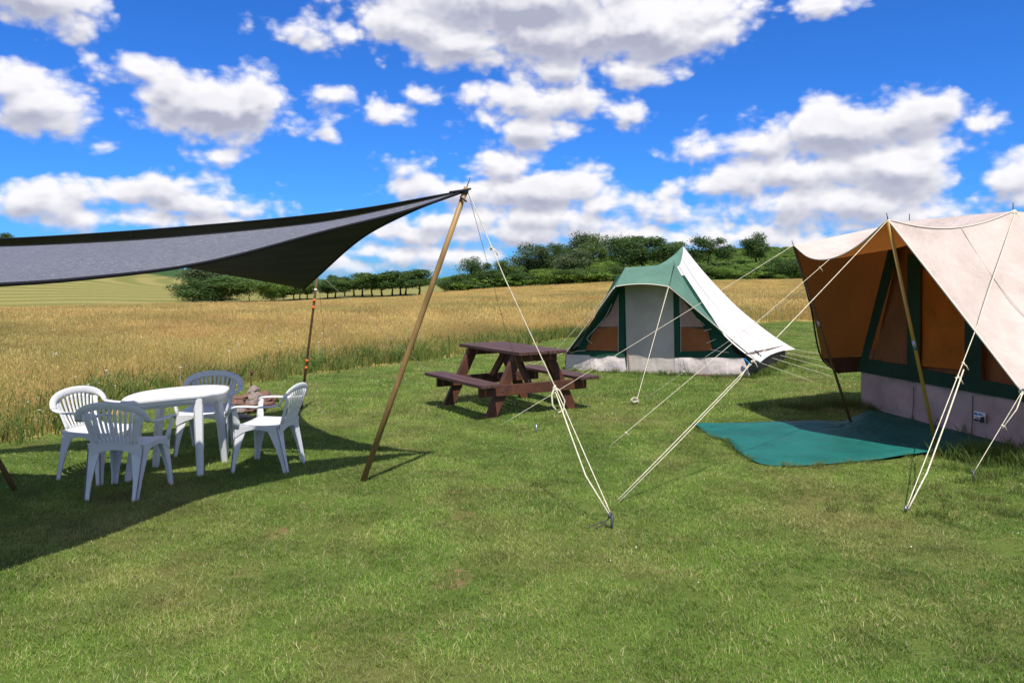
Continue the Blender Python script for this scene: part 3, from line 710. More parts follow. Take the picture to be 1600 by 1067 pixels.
# ================= ropes and pegs =================
def rope(label, pts, r=.006, mat=None, group=None, sag=.0, knots=(), double=None, loop=None, name='guy_rope'):
    """guy line with its knots or runner as parts; the pegs are things of their own"""
    pts = [V(p) for p in pts]; q = []
    for i in range(len(pts)-1):
        for k in range(12):
            t = k/12; p = pts[i].lerp(pts[i+1], t); q.append(p+V((0, 0, -sag*4*t*(1-t))))
    q.append(pts[-1]); o = MB().tube(q, r*.52, 6).build(name, mat or M_rope, smooth=True); tag(o, label, 'guy rope', group)
    L = lambda t: pts[0].lerp(pts[-1], t) if len(pts) == 2 else q[int(t*(len(q)-1))]
    for t in knots:
        c = L(t); mb = MB()
        for k in range(3): mb.blob(c+V((R.uniform(-1, 1), R.uniform(-1, 1), R.uniform(-1, 1)))*r*1.4, r*1.45, 1, .3, seed=k)
        mb.tube([c, c+V((r*4, 0, -r*3)), c+V((r*6, -r, -r*8))], r*.7, 5); mb.build('knot', mat or M_rope, o, smooth=True)
    if double:
        t0, off = double; a, b_ = L(t0), pts[-1]; side = (b_-a).normalized().cross(V((0, 1, 0))).normalized()
        MB().tube([a, lerp(a, b_, .1)+side*off, lerp(a, b_, .6)+side*off, b_+side*off*.6], r*.48, 6).build('return_strand', mat or M_rope, o, smooth=True)
    return o
def peg(label, p, lean=(0, 0), h=.1, mat=None, r=.007, group='tent pegs in the grass', hook=True):
    p = V(p); t = p+V((lean[0], lean[1], h)); o = MB().tube([p-V((lean[0], lean[1], h))*.4, t], [r*.7, r], 8)
    if hook: o.tube([t+V((-.0, 0, -.005)), t+V((-.012, -.01, .008)), t+V((-.02, -.018, -.006)), t+V((-.02, -.018, -.022))], r*.8, 6)
    o = o.build('tent_peg', mat or M_steel, smooth=True); tag(o, label, 'tent peg', group); return o
k1 = V(G(956, 826)); pt = k1+V((0, 0, .085))
kn = P(868, 606, 5.9)
rp = rope('thick cream rope from the leaning brown sail pole to the dark peg in front', [A+V((.03, -.01, .0)), lerp(A, kn, .45), kn, pt], .0075, knots=(.235,), double=None, group=None)
MB().tube([kn+V((.0, 0, .02)), kn+V((-.03, -.01, -.05)), kn+V((-.025, -.015, -.13)), kn+V((.02, -.01, -.19)), kn+V((.06, 0, -.17)), kn+V((.07, .0, -.1)), kn+V((.03, .0, -.02)), kn], .007, 6).build('rope_loop', M_rope, rp, smooth=True)
mbk = MB()
for k in range(4): mbk.blob(kn+V((R.uniform(-1, 1)*.014, 0, R.uniform(-1, 1)*.016)), .013, 1, .3, seed=k)
mbk.build('knot', M_rope, rp, smooth=True)
st = lerp(kn, pt, .36)+V((-.03, 0, -.02))
MB().tube([kn+V((.0, 0, -.03)), st, lerp(kn, pt, .7)+V((-.055, 0, -.01)), pt+V((-.01, 0, 0))], .0055, 6).build('return_strand', M_rope, rp, smooth=True)
pk = peg('dark steel peg with a black cord loop, nearest the camera', k1, (.0, -.01), .105, M_dsteel, .012)
MB().tube([pt+V((-.01, 0, .0)), pt+V((-.06, -.01, -.05)), pt+V((-.13, -.03, -.085)), pt+V((-.17, -.02, -.075)), pt+V((-.13, .03, -.07)), pt+V((-.05, .02, -.04))], .0035, 5).build('cord_loop', M_drope, pk, smooth=True)
k2 = G(838, 676)
peg('small shiny peg in the lawn before the picnic table', k2, (.0, 0), .09, M_steel, .010)
rope('thin twine from the top of the leaning brown sail pole to the shiny peg', [A+V((.03, .02, -.01)), lerp(A, V(k2), .47), V(k2)+V((0, 0, .09))], .0036, M_twine, knots=(.46, .5))
k3 = G(682, 589); rope('pale rope from the far orange-banded pole down behind the leaning pole', [pB_top+V((0, 0, -.03)), k3], .0055, sag=.02)
k3b = G(509, 556); rope('thin dark twine from the far orange-banded pole into the meadow', [pB_top+V((0, 0, -.05)), V(k3b)], .0045, M_twine)

# ================= picnic table =================
M_wood = principled('stained_timber', (0.115, 0.042, 0.022), 0.62, 0.35, (0.06, 0.024, 0.015), 3.0, 0.55, 9, 0.008, (1, 1, 1))
M_woodtop = principled('weathered_top_timber', (0.075, 0.034, 0.028), 0.6, 0.4, (0.04, 0.02, 0.018), 3.0, 0.55, 12, 0.006)
def timber(name, c1, c2, c3):
    """stained boards: grain along the table, faded and cracked in streaks"""
    m, nt, out = newmat(name); b = NB(nt); tc = b.n('ShaderNodeTexCoord').outputs['Object']
    cx = b.n('ShaderNodeCombineXYZ'); nt.links.new(b.vmath('DOT_PRODUCT', tc, (.848*34, .53*34, 0), out=1), cx.inputs[0]); nt.links.new(b.vmath('DOT_PRODUCT', tc, (-.53*1.6, .848*1.6, 0), out=1), cx.inputs[1]); nt.links.new(b.vmath('DOT_PRODUCT', tc, (0, 0, 34), out=1), cx.inputs[2])
    gr_ = b.noise(cx.outputs[0], 1.0, 6, .7, .6); bl = b.noise(tc, 3.0, 4, .6)
    c = b.mix(b.smooth(gr_, .35, .65), c1, c2); c = b.mix(b.math('MULTIPLY', b.smooth(gr_, .56, .72), b.smooth(bl, .42, .62)), c, c3)
    bs = b.n('ShaderNodeBsdfPrincipled'); nt.links.new(c, bs.inputs['Base Color']); bs.inputs['Roughness'].default_value = .62; bs.inputs['Specular IOR Level'].default_value = .35
    nt.links.new(b.bump(gr_, .6, .006), bs.inputs['Normal']); nt.links.new(bs.outputs[0], out.inputs[0]); return m
M_woodtop = timber('weathered_board', (0.05, 0.023, 0.02), (0.095, 0.045, 0.036), (0.2, 0.13, 0.105))
Ed = V((.848, .53, 0)); Ld = V((-.53, .848, 0)); Pc = V((.28, 9.61, 0))
def pp(e, l, z): return Pc+Ed*e+Ld*l+V((0, 0, z))
pic = empty('picnic_table', pp(0, .55, 0)); tag(pic, 'dark brown stained wooden picnic table with fixed benches on the mown grass', 'picnic table')
top = MB()
for i in range(5):
    e = -.36+.144*(i+.5); j = R.uniform(-.01, .01); top.beam(pp(e, -.2+j, .785), pp(e, 1.33+j, .785), .134, .042)
top.build('table_top', M_woodtop, pic, bevel=.005)
for sgn in (-1, 1):
    s_ = MB()
    for i in range(2):
        e = sgn*(.66+.15*i); s_.beam(pp(e, -.2+R.uniform(-.012, .012), .425), pp(e, 1.33, .425), .14, .04)
    s_.build('bench_seat', M_woodtop, pic, bevel=.005)
for l in (0.0, 1.12):
    for sgn in (-1, 1):
        MB().beam(pp(sgn*.62, l+.045, -.01), pp(sgn*.22, l+.045, .763), .06, .135, up=tuple(Ed)).build('leg', M_wood, pic, bevel=.005)
    MB().beam(pp(-.8, l-.005, .335), pp(.8, l-.005, .335), .045, .13).build('bench_support', M_wood, pic, bevel=.005)
    MB().beam(pp(-.33, l-.003, .715), pp(.33, l-.003, .715), .045, .095).build('top_support', M_wood, pic, bevel=.005)
    for sgn in (-1, 1):
        for z_, e in ((.33, .48), (.36, .43)): MB().tube([pp(sgn*e, l-.026, z_), pp(sgn*e, l-.036, z_)], .009, 8).build('bolt', M_dsteel, pic)
MB().beam(pp(0, .12, .36), pp(0, .45, .735), .045, .095, up=tuple(Ld)).build('brace', M_wood, pic, bevel=.004)
MB().beam(pp(0, 1.05, .36), pp(0, .70, .735), .045, .095, up=tuple(Ld)).build('brace', M_wood, pic, bevel=.004)

# ================= white plastic chairs =================
def plastic():
    m, nt, out = newmat('white_plastic'); b = NB(nt); tc = b.n('ShaderNodeTexCoord').outputs['Object']
    bs = b.n('ShaderNodeBsdfPrincipled'); n = b.noise(tc, 7, 5, .65); n2 = b.noise(b.vmath('MULTIPLY', tc, (1, 1, .5)), 30, 4, .7)
    c = b.mix(b.smooth(n, .4, .75), (.80, .80, .80), (.72, .72, .70)); c = b.mix(b.smooth(n2, .6, .8, 0, .35), c, (.55, .54, .5))
    nt.links.new(c, bs.inputs['Base Color']); bs.inputs['Roughness'].default_value = .38; bs.inputs['Specular IOR Level'].default_value = .4
    t = b.n('ShaderNodeBsdfTranslucent'); t.inputs[0].default_value = (.7, .72, .8, 1); mx = b.n('ShaderNodeMixShader'); mx.inputs[0].default_value = .16
    nt.links.new(bs.outputs[0], mx.inputs[1]); nt.links.new(t.outputs[0], mx.inputs[2]); nt.links.new(mx.outputs[0], out.inputs[0]); return m
M_pl = plastic()
def strip(m, pts, w, th, wdir, segs=None):
    """flat moulded strip: pts path, w along wdir, th through it, rounded edge"""
    n = len(pts); ws = w if hasattr(w, '__len__') else [w]*n
    m.tube(pts, [x/2 for x in ws], 10, [th/2]*n, normals=wdir)
def make_chair(label):
    root = empty('garden_chair', (0, 0, 0)); tag(root, label, 'chair', 'white plastic chairs round the white table')
    H = .415
    def seat(u, v):
        w_ = .215+.02*(v) ; x = (u-.5)*2*w_; y = -.2+.415*v
        dip = -.022*(1-(2*u-1)**2)*(1-(2*v-1)**2); fall = -.035*max(0, (v-.86)/.14)**2; up_ = .012*max(0, (.1-v)/.1)
        return V((x, y, H+dip+fall+up_))
    m = MB().grid(seat, 14, 16); m.build('seat', M_pl, root, True, local=True)
    so_ = root.children[-1]; md = so_.modifiers.new('thick', 'SOLIDIFY'); md.thickness = .012; md.offset = -1
    # apron under the seat edge, arched between the legs
    ap = MB()
    def apron(p0, p1, drop, mid):
        p0, p1 = V(p0), V(p1); n = (p1-p0).cross(V((0, 0, 1))).normalized(); N = 12
        for k in range(N):
            t0, t1 = k/N, (k+1)/N; q = []
            f = lambda t: mid+(drop-mid)*abs(2*t-1)**2.2
            for t in (t0, t1):
                for zz, o in ((0, 0), (-f(t), .004)): q.append(p0.lerp(p1, t)+V((0, 0, zz))+n*o)
            i = [q[0], q[1], q[3], q[2]]; ap.add(i+[p-n*.008 for p in i], [(0, 1, 2, 3), (7, 6, 5, 4), (0, 4, 5, 1), (1, 5, 6, 2), (2, 6, 7, 3), (3, 7, 4, 0)])
    apron((-.225, .213, H-.02), (.225, .213, H-.02), .10, .03); apron((.232, .2, H-.002), (.212, -.19, H-.002), .11, .035)
    apron((-.212, -.19, H-.002), (-.232, .2, H-.002), .11, .035); apron((.2, -.197, H+.006), (-.2, -.197, H+.006), .11, .045)
    ap.build('seat_apron', M_pl, root, local=True)
    # legs: moulded L-section, flared at the foot end
    for sx, sy in ((-1, 1), (1, 1), (-1, -1), (1, -1)):
        x0, y0 = sx*.222, (.2 if sy > 0 else -.185); x1, y1 = sx*(.252 if sy > 0 else .205), (.235 if sy > 0 else -.27)
        m = MB(); N = 6
        for face in (0, 1):
            q = []
            for k in range(N+1):
                t = k/N; x = x0+(x1-x0)*t; y = y0+(y1-y0)*t; z = (H-.008)*(1-t); w_ = .075*(1-t)**1.8+.038; th = .011
                if face == 0: q += [V((x, y, z)), V((x-sx*w_, y, z)), V((x-sx*w_, y-sy*th, z)), V((x, y-sy*th, z))]
                else: q += [V((x, y-sy*.0, z)), V((x, y-sy*w_, z)), V((x-sx*th, y-sy*w_, z)), V((x-sx*th, y-sy*.0, z))]
            fs = [(4*k+a, 4*k+(a+1) % 4, 4*k+4+(a+1) % 4, 4*k+4+a) for k in range(N) for a in range(4)]+[(0, 1, 2, 3), (4*N+3, 4*N+2, 4*N+1, 4*N)]
            m.add(q, fs)
        m.build('leg', M_pl, root, local=True)
    # back: arched rim running down into the arms, fan of slats inside it
    def rim(a):  # a -1..1 around the arch
        ang = a*math.pi/2
        return V((.285*math.sin(ang)*(1-.06*abs(a)), -.285+.06*abs(a)**2.2, .602+.13*max(0, math.cos(ang))**.8))
    pts = [rim(k/14-1) for k in range(29)]; nr = [V((math.sin((k/14-1)*math.pi/2), -.15, math.cos((k/14-1)*math.pi/2)+.05)) for k in range(29)]
    bk = MB(); bk.tube(pts, [.009]*29, 10, [.03]*29, normals=nr)
    for i in range(-4, 5):
        xb, xt = i*.029, i*.0435; zt = .602+.13*math.cos(math.asin(min(.97, abs(xt)/.285)))**.8-.025
        q = [V((xb+(xt-xb)*t, -.196-.088*t**1.0-.012*math.sin(math.pi*t), H+.0+(zt-H)*t)) for t in [k/8 for k in range(9)]]
        strip(bk, q, [.021]*9, .007, [V((0, 1, .2))]*9) if False else bk.tube(q, [.0105+.002*t/8 for t in range(9)], 8, [.004]*9, normals=[V((0, 1, .2))]*9)
    for sx in (-1, 1):
        q = [V((sx*(.155+.05*t), -.196-.075*t, H+(.66-H)*t)) for t in [k/6 for k in range(7)]]
        bk.tube(q, [.027, .026, .024, .023, .022, .022, .022], 8, [.005]*7, normals=[V((sx*-.3, 1, .2))]*7)
    # solid lower back panel with the slats rising from it
    bk.grid(lambda u, v: V(((u-.5)*2*(.165+.004*v), -.199-.012*v, H-.03+.06*v)), 8, 2)
    bk.build('backrest', M_pl, root, True, local=True)
    for sx in (-1, 1):
        am = MB()
        q = spline([(sx*.268, -.225, .604), (sx*.288, -.15, .592), (sx*.295, -.03, .588), (sx*.288, .10, .588), (sx*.272, .195, .577), (sx*.262, .205, .557)], 14)
        am.tube(q, [.024]*15, 10, [.010]*15, normals=[V((0, 0, 1))]*12+[V((0, .5, 1)), V((0, 1, .6)), V((0, 1, .2))])
        am.tube([(sx*.225, .185, H-.03), (sx*.235, .185, H+.03), (sx*.25, .19, .5), (sx*.27, .19, .58)], [.042, .034, .026, .024], 8, [.016, .014, .012, .010], normals=[V((1, 0, 0))]*4)
        am.build('armrest', M_pl, root, True, local=True)
    return root
def copy_tree(o, parent=None):
    c = o.copy(); C.objects.link(c); c.parent = parent
    for ch in list(o.children): copy_tree(ch, c)
    return c
def face(dx, dy): return math.atan2(-dx, dy)
ch = make_chair('white chair seen from behind in the sail shade, nearest the camera')
chairs = [(ch, (-3.06, 6.13), face(.03, 1), None),
          (None, (-3.53, 6.60), face(1, -.3), 'sunlit white chair on the left by the tall meadow grass, facing the table'),
          (None, (-3.0, 7.56), face(.12, -1), 'white chair on the far side of the table, facing the camera'),
          (None, (-2.2, 6.93), face(-1, .12), 'white chair right of the table, seen side-on with its seat in sun')]
for o, (x, y), rz, lb in chairs:
    if o is None: o = copy_tree(ch); o['label'] = lb
    o.location = (x, y, 0); o.rotation_euler = (0, 0, rz)
# ================= white table =================
tb = empty('garden_table', (-2.93, 6.74, 0)); tag(tb, 'white plastic garden table with rounded top among the white chairs', 'table')
ol = [(187,628),(230,624),(280,619),(320,615.5),(335,613),(350,611),(357,607),(358,604),(352,602),(330,601),(300,602.5),(260,606),(220,612),(195,620)]
TZ = .70; tp = [G(u, v, TZ) for u, v in ol]
lp = spline(tp+[tp[0]], 56)[:-1]; cen = sum(lp, V())/len(lp)
m = MB(); k = len(lp); sc_in = lambda p, f, z: V((cen.x+(p.x-cen.x)*f, cen.y+(p.y-cen.y)*f, z))
rings = [(.0, TZ-.004), (.9, TZ-.004), (.955, TZ-.001), (.985, TZ), (1.0, TZ-.006), (1.0, TZ-.03), (.985, TZ-.034)]
q = [];
for f, z in rings: q += [sc_in(p, max(f, .001), z) for p in lp]
m.add(q, [(i*k+a, i*k+(a+1) % k, (i+1)*k+(a+1) % k, (i+1)*k+a) for i in range(len(rings)-1) for a in range(k)])
m.build('table_top', M_pl, tb, True)
m = MB(); q = []
for f, z in ((.965, TZ-.02), (.955, TZ-.085), (.94, TZ-.085), (.94, TZ-.02)): q += [sc_in(p, f, z) for p in lp]
m.add(q, [(i*k+a, i*k+(a+1) % k, (i+1)*k+(a+1) % k, (i+1)*k+a) for i in range(3) for a in range(k)]); m.build('apron', M_pl, tb, True)
for (u, v), (hx, hy) in (((313, 744), (-2.72, 6.65)), ((351, 722), (-2.68, 6.98)), ((243, 730), (-3.14, 6.88)), ((200, 752), (-3.12, 6.46))):
    f = G(u, v); f = V((f.x, f.y, 0)); m = MB()
    m.tube([(hx, hy, TZ-.03), lerp((hx, hy, TZ), f, .5), f], [.042, .036, .029], 8); m.build('leg', M_pl, tb, False)

# ================= fire pit stones, stake =================
M_stone = principled('red_stone', (0.19, 0.10, 0.072), 0.9, 0.2, (0.10, 0.06, 0.048), 5, 0.7, 25, 0.01)
M_stone2 = principled('grey_stone', (0.24, 0.19, 0.165), 0.9, 0.2, (0.15, 0.11, 0.095), 5, 0.7, 25, 0.01)
st_ = [(384,622,.15,'largest flat red stone at the back of the stone heap'),(372,632,.12,'red stone by the white chair arm, left in the heap'),(398,628,.13,'tilted red slab at the middle of the stone heap'),(412,622,.13,'grey-brown slab on the right of the stone heap'),(425,622,.12,'pale flat stone at the right end of the stone heap'),
       (376,642,.11,'low brown stone at the front left of the stone heap'),(390,640,.13,'broad red stone in front of the stone heap'),(405,638,.11,'wedge of brown stone in front of the tilted slab'),(383,650,.09,'small stone at the foot of the heap by the table'),(418,632,.10,'dark stone behind the chair arm'),(366,622,.10,'rounded stone at the far left of the stone heap'),(396,618,.10,'thin stone on top of the stone heap')]
for i, (u, v, r_, lb) in enumerate(st_):
    zz = (.0, .02, .06, .03, .0, .0, .02, .02, .0, .02, .0, .12)[i]; p = G(u, v+6)
    o = MB().blob((0, 0, 0), r_*.85, 3, .45, 1.6, (1.15, .85, .5), seed=i*3.1).build('fire_pit_stone', (M_stone, M_stone2)[i % 3 == 2]); o.location = (p.x, p.y, r_*.33+zz*.8); o.rotation_euler = (R.uniform(-.4, .4), R.uniform(-.5, .5), R.uniform(0, 3))
    tag(o, lb, 'stone', 'stones heaped as a fire pit')
M_rust = principled('rusty_iron', (0.12, 0.055, 0.03), 0.9, 0.2, (0.06, 0.035, 0.025), 20)
sp = G(391, 622); stk = empty('iron_stake', sp); tag(stk, 'rusty iron stake with a flared head standing behind the stone heap', 'stake')
tpz = sp+V((.02, 0, .37)); sub(stk, 'rod', MB().tube([sp-V((0, 0, .05)), tpz], .011, 8), M_rust)
sub(stk, 'head', MB().tube([tpz-V((0, 0, .045)), tpz-V((0, 0, .02)), tpz+V((0, 0, .012)), tpz+V((0, 0, .02))], [.014, .022, .03, .026], 10), M_rust)
# ================= orange-lined tent on the right =================
M_cream = canvas('cream_canvas', (0.655, 0.55, 0.49), (0.28, 0.115, 0.035), (0.5, 0.165, 0.03), 0.22)
M_brownin = canvas('brown_lining', (0.25, 0.115, 0.05), (0.25, 0.115, 0.05), (0.3, 0.12, 0.03), 0.2, bump=.5)
M_orangew = canvas('orange_window_blind', (0.5, 0.16, 0.022), (0.5, 0.16, 0.022), (0.6, 0.18, 0.02), 0.25, bump=.5)
M_dgreen = canvas('dark_green_trim', (0.02, 0.055, 0.035), (0.02, 0.055, 0.035), (0.02, 0.05, 0.03), 0.05)
M_skirt = canvas('pinkish_skirt', (0.52, 0.39, 0.36), (0.42, 0.33, 0.30), (0.3, 0.22, 0.2), 0.12, dirt=.1)
M_mud = canvas('mud_flap', (0.10, 0.06, 0.045), (0.10, 0.06, 0.045), (0.1, 0.06, 0.04), .05)
P1 = V((3.60, 7.35, 2.26)); P2 = V((.3667*9.25, 9.25, 2.10)); Q1 = V((.6525*8.3, 8.3, 1.7+105/1200*8.3)); Q2 = V((.5175*10.1, 10.1, 1.7+.075*10.1))
K1 = V((.664*6.65, 6.65, .719)); K2 = P(1284, 560, 10.4); K2b = P(1311, 583, 10.5)
Q1r, Q2r = V((8.0, 8.4, 2.46)), V((8.0, 10.1, 2.46)); Kq, Kr, Kq2, Kr2 = V((5.7, 6.62, .72)), V((8.2, 6.7, .72)), V((5.8, 11.1, .62)), V((8.2, 11.1, .62))
t1 = empty('canvas_tent', (5.2, 8.6, 0)); tag(t1, 'large cream canvas tent with brown-orange inside and open awning on the right', 'tent', 'canvas tents on the mown lawn')
rf = MB()
rf.patch(P1, Q1, Q2, P2, 26, 26, s0=(0, 0, -.13), t0=(-.06, 0, -.27), mid=(0, 0, -.03), wr=.02)
rf.patch(Q1, P1, K1, Kq, 26, 26, s0=(0, 0, -.13), mid=(0, .12, -.07), wr=.03, fr=2); rf.patch(Q1r, Q1, Kq, Kr, 16, 20, s1=(0, .08, .05), s0=(0, 0, -.06), mid=(0, .1, -.06), wr=.03, fr=2)
rf.patch(P2, Q2, Kq2, K2, 24, 24, mid=(0, -.08, -.02), wr=.05, fr=1.8, t0=(.03, 0, -.0)); rf.patch(Q2, Q2r, Kr2, Kq2, 12, 12, mid=(0, -.08, 0))
rf.patch(Q1, Q1r, Q2r, Q2, 10, 10, s0=(0, 0, -.06), mid=(0, 0, -.05)); rf.patch(Q1r, Kr, Kr2, Q2r, 6, 6)
rf.orient((5.4, 8.8, .9)); roof = rf.build('roof', M_cream, t1, True)
MB().patch(K2, Kq2, Kq2+V((.1, .05, -.22)), K2b, 16, 4, wr=.04).build('mud_flap', M_mud, t1, True)
# seams, piping and ridge cord on the roof
def edgeline(pts, r, mat, parent, name='piping', n=24): return MB().tube(spline(pts, n), r, 6).build(name, mat, parent, smooth=True)
M_pipe = principled('piping', (0.66, 0.58, 0.5), .8)
edgeline([P1, lerp(P1, K1, .5)+V((0, -.004, .002)), K1], .009, M_pipe, roof); edgeline([P1, lerp(P1, P2, .25)+V((-.045, 0, -.2025)), lerp(P1, P2, .5)+V((-.06, 0, -.27)), lerp(P1, P2, .75)+V((-.045, 0, -.2025)), P2], .008, M_pipe, roof)
edgeline([P1+V((0, -.005, .0)), lerp(P1, Q1, .25)+V((0, -.005, -.094)), lerp(P1, Q1, .5)+V((0, -.005, -.128)), lerp(P1, Q1, .75)+V((0, -.005, -.094)), Q1+V((0, -.005, 0))], .006, M_pipe, roof, 'ridge_seam')
edgeline([P2, lerp(P2, K2, .5)+V((.02, -.01, 0)), K2, K2b], .012, M_mud, roof, 'hem')
# wall under the awning
W = lambda u, v, off=0: onplane(u, v, T1W2, T1W1, off)
def panel(name, uv, off, mat, parent, wr=0.0, n=10):
    a, b_, c, d = [W(u, v, off) for u, v in uv]
    return MB().patch(a, b_, c, d, n, n, wr=wr, fr=4).orient((6.5, 8.6, .6)).build(name, mat, parent, True)
wall = MB().patch(W(1350, 632), W(1660, 718), W(1482, 374), W(1407, 375), 20, 14, wr=.0).orient((6.5, 8.6, .6)).build('front_wall', M_brownin, t1, True)
panel('skirt', ((1350, 576), (1650, 632), (1652, 716), (1350, 634)), .045, M_skirt, t1, .05, 20)
panel('window_blind', ((1447, 420), (1518, 440), (1519, 578), (1446, 572)), .05, M_orangew, t1, .06, 24)
panel('window', ((1426, 388), (1431, 395), (1428, 570), (1366, 563)), .045, M_brownin, t1, .05, 20)
gr = MB()
for uv in (((1349, 580), (1366, 562), (1418, 380), (1402, 372)), ((1428, 395), (1449, 405), (1447, 578), (1427, 576)), ((1518, 430), (1545, 450), (1545, 600), (1518, 592)), ((1349, 580), (1365, 560), (1650, 612), (1650, 634))):
    a, b_, c, d = [W(u, v, .085) for u, v in uv]; gr.patch(a, b_, c, d, 6, 6)
gr.build('window_frame', M_dgreen, t1)
MB().patch(W(1350, 630, .02), W(1655, 714, .02), W(1655, 722, .1), W(1349, 640, .1), 24, 3, wr=.05, fr=5).build('sod_cloth', M_skirt, t1, True)
# other walls
w1, w2 = V((5.165, 7.16, 0)), T1W2
wj = W(1660, 718); MB().patch(wj, wj+V((0, 0, 1.1-wj.z)), W(1482, 374), W(1482, 374)+V((0, 0, -.01)), 4, 4).orient((6.5, 8.6, .6)).build('wall_gusset', M_brownin, t1, True)
MB().patch(w1, (8.1, 6.95, 0), (8.1, 6.95, .9), w1+V((0, 0, .9)), 8, 4).build('side_wall', M_skirt, t1, True); MB().patch(w2+V((0, .05, 0)), (8.1, 10.6, 0), (8.1, 10.6, .75), w2+V((0, .05, .75)), 8, 4).build('side_wall', M_skirt, t1, True)
# seams of the skirt and folds at its foot
for u0, v0, u1, v1 in ((1434, 604, 1434, 660), (1527, 618, 1527, 688)): edgeline([W(u0, v0, .055), W((u0+u1)/2, (v0+v1)/2, .06), W(u1, v1, .075)], .0045, M_mud, t1, 'seam', 8)
def roofpt(c, s0=(0, 0, 0), t0=(0, 0, 0), t1=(0, 0, 0), s1=(0, 0, 0), mid=(0, 0, 0)):
    a, b_, c_, d = c
    def f(u, v):
        p = a*(1-u)*(1-v)+b_*u*(1-v)+c_*u*v+d*(1-u)*v; hu, hv = 4*u*(1-u), 4*v*(1-v)
        return p+V(s0)*(hu*(1-v))+V(s1)*(hu*v)+V(t0)*(hv*(1-u))+V(t1)*(hv*u)+V(mid)*(hu*hv)
    return f
M_seam = principled('seam_thread', (0.5, 0.42, 0.38), .85)
rp_ = roofpt((Q1, P1, K1, Kq), s0=(0, 0, -.13), mid=(0, .12, -.07))
for k in (.45,): edgeline([rp_(k, v/8)+V((0, -.004, .004)) for v in range(9)], .004, M_seam, roof, 'seam', 30)
# emblem patch on the skirt
M_lblue = principled('print_blue', (0.03, 0.22, 0.55), .6); M_lblk = principled('print_black', (0.015, 0.015, 0.02), .6)
lab = MB().patch(W(1535, 641, .10), W(1553, 645, .10), W(1553, 661, .10), W(1535, 657, .10), 2, 2).build('emblem_patch', M_white, t1)
e1 = MB()
for uv in (((1536.5, 643.5), (1541, 644.5), (1541, 648), (1536.5, 647)), ((1543, 645), (1546.5, 645.5), (1546.5, 648.5), (1543, 648)), ((1547, 646), (1549.5, 646.5), (1549.5, 648.5), (1547, 648))): e1.patch(*[W(u, v, .108) for u, v in uv], 1, 1)
e1.build('emblem', M_lblue, lab)
e2 = MB()
for uv in (((1536, 653), (1545, 655), (1545, 658), (1536, 656.5)), ((1546, 651), (1552, 650), (1552.5, 660), (1545, 659)), ((1538, 650.5), (1544, 652), (1544, 653.5), (1538, 652))): e2.patch(*[W(u, v, .108) for u, v in uv], 1, 1)
e2.build('lettering', M_lblk, lab)
# poles
def tpole(base, top, r, mat, joint=None, spike=.07):
    base, top = V(base), V(top); d = (top-base).normalized()
    o = MB().tube([base-d*.03, lerp(base, top, .5), top], r, 12).build('awning_pole', mat, t1, True)
    MB().tube([top, top+d*spike], [.006, .004], 6).build('spike', M_dsteel, o, True)
    if joint: MB().tube([lerp(base, top, joint-.02), lerp(base, top, joint+.02)], r*1.14, 12).build('collar', M_steel, o, True)
tpole(G(1465, 709), P1+V((0, 0, -.01)), .0165, M_opole, .47, .08); tpole(G(1330, 661), P2+V((0, 0, -.01)), .0155, M_dpole, .55)
for q in (Q1, Q2): MB().tube([q-V((0, 0, .06)), q+V((0, 0, .09))], .0065, 6).build('ridge_spike', M_dsteel, t1, True)
mb = MB(); mb.blob(Q1+V((0, -.01, -.02)), .035, 2, .2); mb.blob(Q1+V((.0, -.02, -.06)), .025, 2, .2); mb.build('ridge_cap', M_rope, t1, True)
MB().tube([K1+V((math.cos(a)*.025, 0, math.sin(a)*.025)) for a in [k*math.pi/6 for k in range(13)]], .006, 6).build('eave_ring', M_steel, t1, True)
GT1 = 'guy ropes of the large cream tent'
e3 = G(965, 785); rope('doubled cream guy rope from the awning peak to the lawn before the green sheet', [P1, V(e3)+V((0, 0, .02))], .007, group=GT1, sag=.02, knots=(.56,), double=(.57, .03))
e2_ = G(952, 697); Mm = lerp(P1, P2, .5)+V((-.06, 0, -.27)); rope('cream guy rope from the middle of the awning edge to the open lawn', [Mm, V(e2_)], .0055, group=GT1, sag=.015, knots=(.05, .93), double=None)
e1_ = G(783, 664); rope('longest cream guy rope, from the far awning peak past the small tent', [P2, V(e1_)], .0055, group=GT1, sag=.01)
e4 = G(1416, 801); ropeQ = rope('thick white guy rope from the ridge over the cream roof to the front peg', [Q1+V((-.02, -.06, -.03)), lerp(Q1, V(e4), .47)+V((0, -.07, .0)), V(e4)+V((0, 0, .03))], .0075, group=GT1, knots=(.63, .69), double=None)
a_ = lerp(Q1, V(e4), .62)+V((.0, -.06, 0)); MB().tube([a_+V((.02, 0, 0)), lerp(a_, V(e4), .4)+V((.035, 0, 0)), lerp(a_, V(e4), .75)+V((.04, 0, 0)), V(e4)+V((.015, 0, .03))], .006, 6).build('return_strand', M_rope, ropeQ, True)
peg('bright metal peg holding the thick white guy rope', e4, (-.005, -.02), .05, M_steel, .011)
e5 = G(1522, 752); rp5 = rope('short guy rope from the cream eave ring to a dark peg at the right', [K1, V(e5)+V((0, 0, .08))], .006, group=GT1, knots=(.42,), double=None)
MB().tube([K1+V((.01, 0, 0)), lerp(K1, V(e5), .2)+V((.035, 0, 0)), lerp(K1, V(e5), .42)], .005, 6).build('return_strand', M_rope, rp5, True)
peg('dark peg in long grass under the cream eave', e5, (-.01, 0), .09, M_dsteel, .010)
rope('thin guy line running down the cream roof from the ridge to the right', [Q1+V((.02, -.04, -.04)), V((5.75, 6.75, .78)), V((5.9, 6.1, .02))], .0035, M_rope, GT1)
